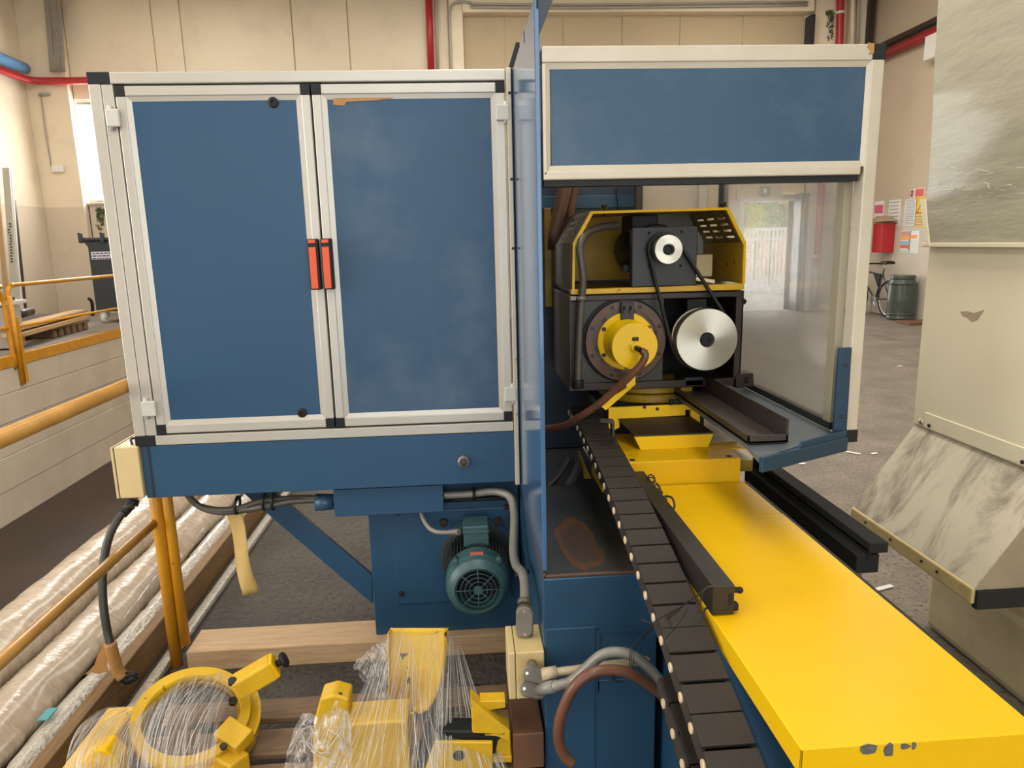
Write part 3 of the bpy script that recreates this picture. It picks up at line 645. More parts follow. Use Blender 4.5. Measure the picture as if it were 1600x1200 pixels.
part('inner_tray', MB().box(bxl+.01, bxr-.01, byn+.02, byf+.02, zy-.04, zy-.012), M['dark'], yc)
ch = MB()
for px, py, wpx, hpx in ((1356, 1172, 16, 9), (1389, 1172, 9, 12), (1414, 1166, 8, 6), (1428, 1164, 4, 7)):
    rr = random.Random(px); c = at(px, py, y=byn); s_ = .00115
    pts_ = [(c.x+math.cos(a*PI/4)*wpx*s_*rr.uniform(.6, 1.05), byn-.0006, c.z+math.sin(a*PI/4)*hpx*s_*rr.uniform(.6, 1.05)) for a in range(8)]
    ch.prism(pts_, (0, .001, 0))
part('paint_chips', ch, mat('bare_grey_metal', (.15, .14, .135), .5, c2=(.05, .045, .04), scale=90, amt=.8), c1, kind='stuff')
part('edge_seal', MB().box(bxr+.0005, bxr+.012, byn+.05, byf, zy-.05, zy-.003, .002), M['rubber'], yc, 'black rubber edge seal')

# ---------------- saddle / cross slide below the headstock
hs = root('workhead', 'yellow-hooded workhead with belt pulleys and spindle on its swivel base', 'machine', (.62, 2.5, zy))
ys = byf+.004
b = MB()
q0, q1 = at(960, 755, y=ys), at(1158, 715, y=ys)
b.box(.40, q1.x, ys, ys+.18, zy-.02, q1.z, .004)
sad = part('saddle_block', b, M['yellow'], hs)
for px, py in ((988, 719), (1139, 713)):
    c = at(px, py, z=q1.z); part('bolt_hole', MB().lathe([(0, .009), (.0015, .009), (.0016, .006), (.0005, .005), (.0005, 0)], (c.x, c.y, q1.z), (0, 0, 1), 20), M['bolt'], sad)
b = MB(); a, c = at(1159, 737, y=ys+.05), at(1177, 719, y=ys+.05); b.box(a.x-.03, c.x, ys+.05, ys+.25, a.z, c.z, .003)
part('saddle_ledge', b, M['yellow_dirty'], hs)
yb2 = ys+.10
b = MB(); a, c = at(965, 712, y=yb2), at(1172, 699, y=yb2); zs2 = c.z
b.box(.40, c.x, yb2, yb2+.45, q1.z-.005, zs2, .003); part('slide_plate', b, M['yellow'], hs)
b = MB(); b.box(.60, c.x-.01, yb2+.06, yb2+.45, zs2, zs2+.004); part('slide_recess', b, M['yellow_dirty'], hs)
# dovetail cap: yellow trapezoid front with dark top
yd = yb2+.025
t4 = ats([(1001, 703), (1106, 700), (1115, 678), (991, 683)], y=yd)
part('dovetail_cap', MB().prism(t4, (0, .015, 0), .001), M['yellow_lit'], hs)
a, c = t4[3], t4[2]; yk = yd+.10; back = [at(1079, 652, y=yk), at(966, 656, y=yk)]
part('cap_plate', MB().prism([a+Vector((0, .001, .001)), c+Vector((0, .001, .001)), (back[0].x, yk, back[0].z), (back[1].x, yk, back[1].z)], (0, 0, .004)), M['brown_cast'], hs, 'dark brown slide plate')
# L shaped yellow guard
yl = yk+.004
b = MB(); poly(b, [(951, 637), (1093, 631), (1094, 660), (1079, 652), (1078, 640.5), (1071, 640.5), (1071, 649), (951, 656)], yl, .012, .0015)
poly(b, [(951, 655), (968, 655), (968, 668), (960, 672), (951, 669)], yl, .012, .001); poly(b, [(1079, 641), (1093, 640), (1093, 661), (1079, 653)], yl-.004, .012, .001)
lg = part('angle_guard', b, M['yellow_lit'], hs)
for px, py in ((1007, 636), (1027, 639)):
    c = at(px, py, y=yl); part('bolt_hole', MB().cyl((c.x, yl-.001, c.z), (c.x, yl+.003, c.z), .006, n=16), M['bolt'], lg)
# turntable discs
c0 = at(1012, 610, y=YH+.19); zt1, zt0 = Z(1012, 607, YH-.01), Z(1012, 634, YH-.01)
tcx = X(1012, 620, YH+.19)
zmid = (zt0+zt1)/2
part('swivel_disc', MB().lathe([(0, .175), (.004, .18), (zmid-zt0-.004, .18), (zmid-zt0, .176)], (tcx, YH+.19, zt0), (0, 0, 1), 64), M['yellow_dirty'], hs)
part('swivel_disc', MB().lathe([(0, .172), (.004, .176), (zt1-zmid-.002, .176), (zt1-zmid+.004, .17)], (tcx, YH+.19, zmid+.003), (0, 0, 1), 64), M['yellow_dirty'], hs)
part('swivel_base', MB().box(tcx-.21, tcx+.17, YH+.06, YH+.45, zs2, zt0, .005), M['dark'], hs)
b = MB(); rect(b, YH-.02, 1068, 607, 1086, 634, .03, .2, .003); part('side_stop', b, M['yellow_dirty'], hs)
b = MB(); a, c = at(1050, 628, y=YH-.04), at(1066, 627, y=YH-.04)
b.cyl((a.x-.006, a.y, a.z), (c.x, c.y, c.z), .007, n=16).cyl((a.x-.008, a.y, a.z), (a.x+.004, a.y, a.z), .010, n=6).cyl((a.x+.012, a.y, a.z), (a.x+.02, a.y, a.z), .010, n=6)
part('clamp_bolt', b, M['black'], hs)

# housing (brown casting, open at the front right)
h0, h1 = at(892, 612, y=YH), at(1163, 454, y=YH); hz0, hz1 = h0.z, h1.z; hx0, hx1 = h0.x, h1.x
HD = .42
b = MB()
b.box(hx0, hx1, YH, YH+.03, hz1-.020, hz1, .003)                       # top rail
b.box(hx1-.026, hx1, YH, YH+.03, hz0, hz1-.018, .003)                  # right rail
b.box(hx0, hx1, YH, YH+.03, hz0, hz0+.026, .003)                       # bottom rail
b.box(hx0, hx0+.022, YH, YH+.03, hz0+.02, hz1-.018, .003)
b.box(hx0-.004, hx0+.006, YH, YH+HD, hz0, hz1, .002).box(hx1-.008, hx1, YH, YH+HD, hz0, hz1, .002).box(hx0, hx1, YH+.02, YH+HD, hz0, hz0+.01).box(hx0, hx1, YH+.02, YH+HD, hz1-.01, hz1).box(hx0, hx1, YH+HD-.01, YH+HD, hz0, hz1)
hg = part('housing', b, M['brown_cast'], hs)
b = MB(); a = X(1036, 530, YH+.012); b.box(hx0+.018, a, YH+.012, YH+.04, hz0+.022, hz1-.016); part('front_plate', b, M['green_plate'], hg)
b = MB(); b.box(a, hx1-.02, YH+.20, YH+.21, hz0, hz1); part('inner_plate', b, M['dark'], hg)
b = MB(); rect(b, YH+.10, 1074, 467, 1104, 500, 0, .05, .003); part('bearing_bracket', b, M['charcoal'], hg); b = MB(); rect(b, YH-.0, 1070, 590, 1100, 603, .0, .12, .004); part('bearing_bracket', b, M['charcoal'], hg)
# foot at right
b = MB(); poly(b, [(1158, 584), (1178, 583), (1178, 604), (1150, 607), (1150, 590)], YH-.01, .06, .003); ft = part('foot', b, M['brown_cast'], hg)
b = MB(); rect(b, YH-.011, 1163, 589, 1169, 599, -.001, .004); part('foot_slot', b, M['dark'], ft)
# spindle flange stack: rings step forward out of the housing
sc0 = at(976, 532, y=YH)
def sax(dy): return (sc0.x, YH-dy, sc0.z)
PXM = YH/1102/.985
def pr(px): return px*(at(976, 532, y=YH)-CAM).dot(FWD)/F*1.01
sf = part('spindle_flange', MB().lathe([(0, pr(66)), (.012, pr(66)), (.014, pr(63))], sax(-.014), (0, -1, 0), 64), M['black'], hs)
part('flange_ring', MB().ring(sax(0.0), (0, -1, 0), pr(62), pr(50), .018, 64), M['brown_ring'], sf)
part('flange_plate', MB().lathe([(0, pr(52)), (.010, pr(52)), (.012, pr(50))], sax(0.0), (0, -1, 0), 64), mat('brown_inner_flange', (.095, .06, .048), .4, .3, c2=(.05, .032, .026), scale=9, amt=.7), sf)
for k in range(8):
    a_ = PI*(k+.5)/4; part('bolt', MB().lathe([(0, .0065), (.004, .0065), (.004, .004), (.001, .0035), (.001, 0)], (sc0.x+pr(56)*math.cos(a_), YH-.018, sc0.z+pr(56)*math.sin(a_)), (0, -1, 0), 14), M['bolt'], sf)
for k in range(6):
    a_ = PI*(k+.25)/3; part('bolt', MB().lathe([(0, .0085), (.005, .0085), (.005, .005), (.001, .0045), (.001, 0)], (sc0.x+pr(46)*math.cos(a_), YH-.012, sc0.z+pr(46)*math.sin(a_)), (0, -1, 0), 16), M['bolt'], sf)
# yellow rotary union cover: flange, cone, front disc, hub
yu = part('rotary_cover', MB().lathe([(.012, pr(44)), (.022, pr(44)), (.024, pr(42)), (.024, pr(36)), (.075, pr(31)), (.12, pr(31))], sax(0), (0, -1, 0), 64), M['yellow_lit'], hs, 'yellow rotary union cover')
fd = at(991, 541, y=YH-.14)
part('front_disc', MB().lathe([(.115, pr(32)), (.118, pr(34)), (.140, pr(34)), (.142, pr(33))], sax(0), (0, -1, 0), 64), M['yellow_lit'], yu)
part('hub', MB().lathe([(.14, pr(9.5)), (.146, pr(9)), (.147, pr(7)), (.158, pr(7)), (.159, pr(6))], sax(0), (0, -1, 0), 32), M['yellow_lit'], yu)
for k in range(6):
    a_ = PI*(k+.5)/3; part('bolt', MB().cyl((sc0.x+pr(40)*math.cos(a_), YH-.020, sc0.z+pr(40)*math.sin(a_)), (sc0.x+pr(40)*math.cos(a_), YH-.028, sc0.z+pr(40)*math.sin(a_)), .007, n=14), M['bolt'], yu)
part('plug', MB().box(sc0.x-.009, sc0.x+.011, YH-.150, YH-.140, sc0.z+.018, sc0.z+.030, .003), M['bolt'], yu)
b = MB(); rect(b, YH-.03, 970, 472, 990, 500, -.006, .006, .002); ib = part('index_bracket', b, M['charcoal'], hs)
for px in (975, 985):
    b = MB(); rect(b, YH-.037, px-1.8, 478, px+1.8, 490, -.001, .002, .001); part('slot', b, M['dark'], ib)
    c = at(px, 487, y=YH-.038); part('bolt', MB().cyl((c.x, YH-.038, c.z), (c.x, YH-.044, c.z), .005, n=12), M['bolt'], ib)
# rotary hose and its yellow guide strip
e0 = at(996, 547, y=YH-.16)
hz_ = part('hose_elbow', MB().cyl((sc0.x, YH-.155, sc0.z-.002), (sc0.x+.004, YH-.19, sc0.z-.003), .008, n=12).cyl((sc0.x+.003, YH-.18, sc0.z-.003), (sc0.x+.022, YH-.20, sc0.z-.012), .0085, n=12), M['bolt'], hs)
hp = [at(1002, 548, y=YH-.195), at(1008, 553, y=YH-.20), at(1004, 566, y=YH-.20), at(985, 587, y=YH-.19), at(962, 608, y=YH-.17), at(935, 632, y=YH-.15), at(905, 652, y=YH-.12), at(880, 666, y=YH-.05), at(852, 670, y=YH+.02)]
part('coolant_hose', MB().tube(hp, .0125, 14, 8, ribs=.007), M['hose_brown'], hs, 'brown ribbed coolant hose')
b = MB(); s3 = [at(979, 592, y=YH-.10), at(993, 585, y=YH-.10), at(993, 601, y=YH-.10), at(947, 641, y=YH-.13), at(936, 633, y=YH-.13), at(979, 606, y=YH-.10)]
b.prism(s3, (0, .003, 0)); part('guide_strip', b, M['yellow_lit'], hs)
# pulleys and belt
bp0 = at(1105, 531, y=YH-.09); sp0 = at(1045, 390, y=YH-.09)
R1, R2 = 52*bp0.y/1122, 23*sp0.y/1122
pu = part('large_pulley', MB().lathe([(0, R1*.95), (.01, R1*.95), (.01, R1*.93), (.045, R1*.93), (.045, R1*.985), (.075, R1*.985), (.078, R1*.97), (.078, R1*.24), (.070, R1*.19), (.070, 0)], (bp0.x, bp0.y+.078, bp0.z), (0, -1, 0), 72), M['steel'], hs, 'large bright turned pulley')
recentre(pu, (bp0.x, bp0.y, bp0.z))
part('shaft_end', MB().lathe([(0, R1*.19), (.003, R1*.19), (.004, R1*.17), (.004, R1*.1), (.001, R1*.09), (.001, 0)], (bp0.x, bp0.y+.004, bp0.z), (0, -1, 0), 32), M['black'], pu)
part('shaft', MB().cyl((bp0.x, bp0.y+.07, bp0.z), (bp0.x, YH+.2, bp0.z), .03, n=24), M['bolt'], pu)
pu2 = part('small_pulley', MB().lathe([(0, R2*.95), (.045, R2*.95), (.045, R2), (.062, R2), (.064, R2*.96), (.064, R2*.42), (.055, R2*.40), (.055, 0)], (sp0.x, sp0.y+.064, sp0.z), (0, -1, 0), 56), M['steel'], hs, 'small bright motor pulley')
recentre(pu2, (sp0.x, sp0.y, sp0.z))
part('shaft_end', MB().lathe([(0, R2*.37), (.004, R2*.36), (.005, R2*.25), (.002, R2*.2), (.002, 0)], (sp0.x, sp0.y+.006, sp0.z), (0, -1, 0), 28), M['black'], pu2)
# V-belt as one closed loop in the plane behind the rims
yb_ = YH-.09+.045
dx, dz = sp0.x-bp0.x, sp0.z-bp0.z; D = math.hypot(dx, dz); al = math.atan2(dz, dx); ra, rb = R1*.97, R2*1.04; ph = math.acos((ra-rb)/D)
lp_ = []
for k in range(25):
    a_ = al+ph+(2*PI-2*ph)*k/24; lp_.append((bp0.x+ra*math.cos(a_), bp0.z+ra*math.sin(a_)))
for k in range(13):
    a_ = al-ph+2*ph*k/12; lp_.append((sp0.x+rb*math.cos(a_), sp0.z+rb*math.sin(a_)))
b = MB(); n_ = len(lp_)
ccx = sum(p[0] for p in lp_)/n_; ccz = sum(p[1] for p in lp_)/n_
def off(i, t):
    a0, a1 = Vector(lp_[i-1]), Vector(lp_[(i+1) % n_]); tg_ = (a1-a0).normalized(); nn = Vector((tg_.y, -tg_.x)); return Vector(lp_[i])+nn*t
bm_ = bmesh.new(); rows = [[], [], [], []]
for i in range(n_):
    for r_, (t, yy2) in enumerate(((0, yb_), (.008, yb_), (.008, yb_+.02), (0, yb_+.02))):
        q_ = off(i, t); rows[r_].append(bm_.verts.new((q_.x, yy2, q_.y)))
for r_ in range(4):
    for i in range(n_): bm_.faces.new((rows[r_][i], rows[r_][(i+1) % n_], rows[(r_+1) % 4][(i+1) % n_], rows[(r_+1) % 4][i]))
bmesh.ops.recalc_face_normals(bm_, faces=bm_.faces); b._add(bm_)
part('drive_belt', b, M['rubber'], hs)
# motor with its square plate
b = MB(); rect(b, YH-.02, 988, 356, 1088, 446, 0, .035, .003); mp_ = part('motor_plate', b, M['charcoal'], hs)
for px, py in ((1014, 364), (1065, 362), (1014, 416), (1063, 415)):
    c = at(px, py, y=YH-.02); part('bolt_hole', MB().lathe([(0, .005), (.001, .005), (.001, .0035), (-.002, .003), (-.002, 0)], (c.x, YH-.0205, c.z), (0, -1, 0), 14), M['dark'], mp_)
c = at(1000, 392, y=YH+.05)
part('drive_motor', MB().cyl((c.x+.05, YH+.015, c.z), (c.x+.05, YH+.30, c.z), .085, n=40, bev=.008).box(c.x-.03, c.x+.06, YH+.05, YH+.2, c.z+.06, c.z+.118, .006).cyl((c.x-.05, YH+.03, c.z-.055), (c.x-.05, YH+.06, c.z-.055), .011, n=12), M['black'], hs, 'black drive motor behind the plate')
part('control_box', rect(MB(), YH+.12, 1085, 398, 1113, 432, 0, .08, .003), M['cream'], hs)
# yellow hood: bent sheet with vents
ox = [(894, 453), (895, 381), (923, 330), (1139, 324), (1166, 379), (1164, 443)]
O_ = ats(ox, y=YH-.02); HDP = .50
ccx_ = sum(p.x for p in O_)/6; ccz_ = sum(p.z for p in O_)/6
tk = .008
I_ = []
for i, p in enumerate(O_):
    q_ = Vector((p.x + (tk if p.x < ccx_ else -tk), p.y, p.z - (tk if 0 < i < 5 and p.z > ccz_-.02 else 0))); I_.append(q_)
rim = MB(); shell = MB(); slopes = {}
def panel_quads(i, j):
    return [O_[i], O_[j], O_[j]+Vector((0, HDP, 0)), O_[i]+Vector((0, HDP, 0))]
hood = MB()
for i in range(5):
    j = i+1
    rim.prism([O_[i], O_[j], I_[j], I_[i]], (0, .012, 0))
    if i in (1, 3): continue
    o0, o1 = O_[i], O_[j]; nv = Vector(((I_[i]-o0).x+(I_[j]-o1).x, 0, (I_[i]-o0).z+(I_[j]-o1).z)).normalized()*.003
    hood.prism([o0+Vector((0, .01, 0)), o1+Vector((0, .01, 0)), o1+Vector((0, HDP, 0)), o0+Vector((0, HDP, 0))], nv)
hood.prism([p+Vector((0, HDP-.003, 0)) for p in O_], (0, .003, 0))
hd = part('hood', hood, M['yellow_worn'], hs, 'yellow sheet-metal hood open at the front')
part('rim', rim, M['yellow'], hd)
part('side_skin', MB().box(O_[0].x-.002, O_[0].x-.0005, O_[0].y+.012, O_[0].y+HDP, O_[0].z, O_[1].z), M['hood_skin'], hd, 'dark outer side')
def vented(i, j, nu, nv_, su, sv, u0, u1, v0, v1):
    """sloping hood side with real openings: strips laid around a grid of slots"""
    o0, o1 = O_[i]+Vector((0, .01, 0)), O_[j]+Vector((0, .01, 0)); b = MB(); D_ = Vector((0, HDP-.01, 0))
    nrm_ = (o1-o0).cross(D_).normalized()*.0025
    def q4(ua, ub, va, vb):
        f = lambda u, v: o0.lerp(o1, v)+D_*u
        b.prism([f(ua, va), f(ua, vb), f(ub, vb), f(ub, va)], nrm_)
    U_ = [0]; 
    for k in range(nu):
        cc = u0+(u1-u0)*(k+.5)/nu; U_ += [cc-su/2, cc+su/2]
    U_.append(1); V_ = [0]
    for k in range(nv_):
        cc = v0+(v1-v0)*(k+.5)/nv_; V_ += [cc-sv/2, cc+sv/2]
    V_.append(1)
    for a_ in range(len(V_)-1):
        if a_ % 2 == 0: q4(0, 1, V_[a_], V_[a_+1])
        else:
            for c_ in range(0, len(U_)-1, 2): q4(U_[c_], U_[c_+1], V_[a_], V_[a_+1])
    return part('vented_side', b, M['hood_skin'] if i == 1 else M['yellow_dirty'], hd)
vented(1, 2, 4, 4, .09, .13, .04, .62, .05, .9); vented(3, 4, 3, 4, .14, .06, .10, .75, .18, .92)
b = MB(); a, c = at(892, 461, y=YH-.02), at(1163, 444, y=YH-.02)
poly(b, [(892, 453), (1163, 443.5), (1163, 452.5), (892, 460.5)], YH-.022, .04, .0015); part('hood_sill', b, M['yellow_worn'], hs)
part('hood_floor', MB().box(O_[0].x+.01, O_[5].x-.01, YH, YH+HDP, hz1+.002, hz1+.012), M['brown_cast'], hs)
for px, py, yy2 in ((1129, 324, .1), (944, 329, .1)):
    q_ = at(px, py, y=YH+yy2); zt_ = max(O_[2].z, O_[3].z)
    part('knob', MB().cyl((q_.x, YH+yy2, zt_-.012), (q_.x, YH+yy2, zt_+.010), .004, n=10).cyl((q_.x, YH+yy2, zt_+.008), (q_.x, YH+yy2, zt_+.024), .012, n=18, bev=.003), M['black'], hd)
q_ = at(1166, 471, y=YH+.05)
part('knob', MB().cyl((hx1, YH+.05, q_.z), (hx1+.012, YH+.05, q_.z), .004, n=10).sphere((hx1+.018, YH+.05, q_.z), .011), M['black'], hg)
# conduit down the left front edge
cp = [at(965, 352, y=YH+.06), at(935, 356, y=YH+.03), at(913, 368, y=YH-.01), at(906, 388, y=YH-.035), at(909, 415, y=YH-.04), at(911, 440, y=YH-.04), at(908, 475, y=YH-.035), at(905, 530, y=YH-.035), at(903, 606, y=YH-.035)]
cdt = part('motor_conduit', MB().tube(cp, .0125, 14, 6, ribs=.006), M['conduit'], hs, 'grey ribbed conduit')
c = at(908, 466, y=YH-.035)
part('pipe_clamp', MB().ring((c.x, c.y, c.z-.006), (0, 0, 1), .017, .0125, .012, 24).box(c.x-.036, c.x-.012, c.y-.002, c.y+.03, c.z-.007, c.z+.007, .002).cyl((c.x-.030, c.y-.006, c.z), (c.x-.030, c.y, c.z), .006, n=12), M['fitting'], cdt)
c = at(903, 607, y=YH-.035); part('end_fitting', MB().cyl((c.x, c.y, c.z), (c.x, c.y, c.z+.03), .019, n=10, bev=.002), M['black'], cdt)

# ---------------- motor pedestal, motor, brace
zt_ = z1d-.10
mbx0, mbx1 = X(588, 998, YM), bx0-.004; TZ = .081
mpd = root('motor_pedestal', 'blue steel pedestal below the cabinet carrying the green motor, resting on timber', 'pedestal', ((mbx0+mbx1)/2, YM+.2, TZ))
part('body', MB().box(mbx0, mbx1, YM, YM+.40, TZ, z0d-.004, .004), M['blue_base'], mpd)
b = MB(); rect(b, YM, 612, 800, 800, 934, -.006, .002, .003); cpl = part('cover_plate', b, M['blue_base'], mpd)
for px, py in ((621, 801), (627, 927), (790, 916), (791, 792)):
    c = at(px, py, y=YM-.006); part('bolt', MB().lathe([(0, .011), (.003, .011), (.003, .0085), (.009, .0085), (.010, .006)], (c.x, c.y, c.z), (0, -1, 0), 6), M['bolt'], cpl)
fc = at(745, 867, y=YM-.006); mr = .118
part('flange_rim', MB().ring((fc.x, YM-.006, fc.z), (0, -1, 0), .152, .128, .012, 48), M['blue_base'], mpd)
for px, py in ((693, 817), (778, 815)):
    c = at(px, py, y=YM-.02); part('hex_bolt', MB().cyl((c.x, YM-.006, c.z), (c.x, YM-.030, c.z), .016, n=6, bev=.002), M['brown_cast'], mpd)
mo = root('electric_motor', 'teal green electric motor with round fan grille on the blue pedestal', 'motor', (fc.x, YM-.15, fc.z-.12))
def mx_(d): return (fc.x, YM-.006-d, fc.z)
part('flange', MB().lathe([(0, .135), (.014, .135), (.016, .128)], mx_(0), (0, -1, 0), 48), M['motor_dark'], mo)
bdy = part('body', MB().lathe([(.01, .088), (.19, .088)], mx_(0), (0, -1, 0), 48), M['motor_dark'], mo)
fin = MB()
for k in range(-9, 10):
    xx = k*.0115; hh = math.sqrt(max(0, .112**2-xx*xx))
    fin.box(fc.x+xx-.0018, fc.x+xx+.0018, YM-.19, YM-.02, fc.z, fc.z+hh)
for k in range(-6, 5):
    zz_ = k*.0135; hh = math.sqrt(max(0, .112**2-zz_*zz_))
    for sgn in (-1, 1): fin.box(fc.x+sgn*.05-(hh-.05 if sgn < 0 else 0), fc.x+sgn*.05+(hh-.05 if sgn > 0 else 0), YM-.19, YM-.02, fc.z+zz_-.0018, fc.z+zz_+.0018)
part('cooling_fins', fin, M['motor_dark'], bdy, kind='stuff')
FR = .112
fcv = part('fan_cover', MB().lathe([(.175, FR), (.235, FR), (.262, FR*.93), (.278, FR*.80), (.283, FR*.72), (.276, FR*.69), (.20, FR*.68)], mx_(0), (0, -1, 0), 56), M['motor'], mo)
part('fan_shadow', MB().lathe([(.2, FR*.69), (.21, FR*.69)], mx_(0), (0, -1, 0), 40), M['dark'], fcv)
gr = MB(); yg = YM-.006-.280
for k in range(1, 6): gr.ring((fc.x, yg+.001, fc.z), (0, -1, 0), FR*.70*k/5.2+.0018, FR*.70*k/5.2-.0002, .003, 40)
for k in range(8):
    a_ = k*PI/4; gr.tube([(fc.x+.01*math.cos(a_), yg, fc.z+.01*math.sin(a_)), (fc.x+FR*.7*math.cos(a_), yg, fc.z+FR*.7*math.sin(a_))], .0016, 6, 1)
gr.cyl((fc.x, yg+.002, fc.z), (fc.x, yg-.003, fc.z), .013, n=24)
part('grille', gr, M['motor'], fcv, kind='stuff')
for sx in (-1, 1):
    for sz in (-1, 1):
        xx, zz_ = fc.x+sx*FR*.66, fc.z+sz*FR*.66+(.012 if sz > 0 else 0)
        part('screw', MB().cyl((xx, YM-.21, zz_), (xx, YM-.255, zz_), .010, n=14).cyl((xx, YM-.255, zz_), (xx, YM-.259, zz_), .006, n=14), M['motor'], fcv)
part('rating_label', MB().box(fc.x-.022, fc.x+.022, YM-.245, YM-.225, fc.z+FR-.004, fc.z+FR+.001, .0005), M['red_label'], fcv)
tb = MB(); tb.box(fc.x-.045, fc.x+.045, YM-.15, YM-.05, fc.z+.095, fc.z+.175, .004).box(fc.x-.048, fc.x+.048, YM-.153, YM-.047, fc.z+.150, fc.z+.156, .002)
part('terminal_cover', tb, M['motor'], mo)
brc = MB(); poly(brc, [(362, 755), (410, 754), (582, 900), (582, 944)], YM+.06, .022, .002)
single('diagonal_brace', brc, M['blue'], 'flat blue diagonal brace between plinth duct and motor pedestal', 'brace', at(582, 944, y=YM+.06))
# cable duct box and conduits under the plinth
b = MB(); rect(b, YM-.09, 520, 766, 694, 800, 0, .09, .003); jd = root('cable_duct', 'short blue cable duct under the plinth with grey conduits entering both ends', 'duct', at(607, 800, y=YM-.05))
part('housing', b, M['blue'], jd)
b = MB(); c0, c1_ = at(521, 784, y=YM-.05), at(494, 785, y=YM-.05); b.cyl(c0, c1_, .030, .034, n=8); part('cable_sleeve', b, M['blue_base'], jd)
ya = YM-.06
for k, (dy_, dz_) in enumerate(((0, 0), (3, 9))):
    pp = [at(498, 778+dy_, y=ya), at(455, 779+dy_*1.5, y=ya-.01*k), at(410, 783+dz_, y=ya-.02*k), at(375, 794+dz_*.4, y=ya), at(340, 797+dz_*.3, y=ya), at(310, 790, y=ya+.01), at(292, 772, y=ya+.02*k)]
    part('conduit', MB().tube(pp, .0125, 12, 6, ribs=.005), M['conduit_dark'], jd)
for px in (371, 414, 428):
    c = at(px, 789 if px < 400 else 783, y=ya-.01); part('cable_tie', MB().ring((c.x-.004, c.y, c.z), (1, 0, -.1), .034, .026, .008, 24), M['black'], jd)
pp = [at(694, 774, y=ya), at(735, 772, y=ya), at(772, 768, y=ya-.02), at(796, 776, y=ya-.06), at(803, 800, y=ya-.12), at(803, 830, y=ya-.20), at(802, 860, y=ya-.28), at(806, 882, y=ya-.36), at(817, 897, y=1.95), at(820, 918, y=1.88), at(820, 945, y=1.81)]
pc = part('conduit', MB().tube(pp, .0145, 14, 8, ribs=.006), M['conduit_pale'], jd, 'pale conduit down to the lower cream junction box')
part('conduit', MB().tube([at(694, 782, y=ya+.03), at(760, 779, y=ya+.03), at(798, 777, y=ya+.03)], .008, 10, 3), M['black'], jd)
for px, py, yy in ((738, 772, ya), (815, 893, 1.97)):
    c = at(px, py, y=yy); part('conduit_clamp', MB().ring(c, (1, 0, 0) if px < 800 else (.3, -.3, -1), .023, .016, .010, 24), M['black'], jd)
pp = [at(657, 796, y=ya+.02), at(662, 812, y=ya), at(672, 826, y=ya-.02), at(688, 832, y=ya-.05), at(714, 831, y=YM-.12)]
part('conduit', MB().tube(pp, .009, 12, 6, ribs=.004).cyl(at(704, 832, y=YM-.10), at(717, 831, y=YM-.12), .012, n=10), M['conduit_pale'], jd, 'thin conduit into the motor terminal box')

# ---------------- lower junction box with elbow fittings
yj = 1.70
a, c = at(794, 1021, y=yj), at(848, 1090, y=yj)
jx0, jx1, jz0, jz1 = a.x, bx0-.001, c.z, a.z; jyb = at(800, 977, z=jz1).y
jb = root('junction_box', 'dirty cream junction box on the base corner with three grey elbow fittings', 'box', ((jx0+jx1)/2, (yj+jyb)/2, jz0))
part('housing', MB().box(jx0+.020, jx1, yj, jyb, jz0, jz1, .003), M['cream_dirty'], jb)
part('lid', MB().box(jx0, jx0+.0185, yj, jyb, jz0, jz1, .003), M['cream'], jb)
def elbow(p, d, out, L, r):
    """cast elbow body: oblong box with a cover plate and two screws"""
    p, d, out = Vector(p), Vector(d).normalized(), Vector(out).normalized(); b = MB(); sd = d.cross(out).normalized()
    pts = []
    for k in range(16):
        a_ = 2*PI*k/16; u = math.cos(a_); v = math.sin(a_); pts.append(p+d*(u*r+(L-r if u > 0 else -(L-r)))+sd*(v*r))
    b.prism(pts, out*.022, .003); o = part('elbow_fitting', b, M['fitting'], jb)
    b2 = MB(); b2.prism([p+(q_-p)*.86+out*.0215 for q_ in pts], out*.004, .001); cv = part('cover_plate', b2, M['fitting'], o)
    for sg in (-1, 1): part('screw', MB().cyl(p+d*(sg*(L-.012))+out*.025, p+d*(sg*(L-.012))+out*.028, .004, n=12), M['zinc'], o)
    return o
pv = at(820, 962, y=1.79)
el = elbow(at(820, 967, y=1.79), (0, .12, 1), (-.1, -1, .1), .044, .025)
part('collar', MB().cyl(at(820, 990, y=1.79), at(820, 998, y=1.78), .022, n=12), M['fitting'], el)
part('collar', MB().cyl(at(820, 944, y=1.80), at(820, 937, y=1.81), .0205, n=12), M['conduit'], el)
e1 = elbow(at(838, 1053, y=yj-.035), (.9, .1, -.35), (-.1, -1, .5), .038, .022)
e2 = elbow(at(834, 1076, y=yj-.035), (.9, .1, -.30), (-.1, -1, .5), .038, .022)
for (px, py), e_ in (((831, 1040), e1), ((826, 1068), e2)):
    c = at(px, py, y=yj-.01); part('neck', MB().cyl((c.x, yj+.002, c.z), (c.x+.005, yj-.035, c.z-.004), .013, n=14), M['fitting'], e_)
yc_ = yj-.05
h1 = [at(846, 1054, y=yc_), at(872, 1050, y=yc_), at(905, 1046, y=yc_), at(945, 1040, y=yc_+.02), at(985, 1035, y=yc_+.05), at(1012, 1028, y=yc_+.08)]
part('conduit', MB().cyl(at(846, 1054, y=yc_), at(870, 1050, y=yc_), .0165, n=10).tube(h1, .0125, 14, 6, ribs=.006), M['conduit_cream'], jb, 'cream ribbed conduit')
yd_ = yc_-.04
h2 = [at(842, 1077, y=yc_), at(868, 1072, y=yd_), at(892, 1065, y=yd_), at(915, 1045, y=yd_-.01), at(938, 1025, y=yd_-.02), at(962, 1019, y=yd_-.03), at(988, 1024, y=yd_-.04), at(1012, 1042, y=yd_-.05), at(1034, 1068, y=yd_-.06), at(1050, 1095, y=yd_-.06), at(1062, 1130, y=yd_-.05)]
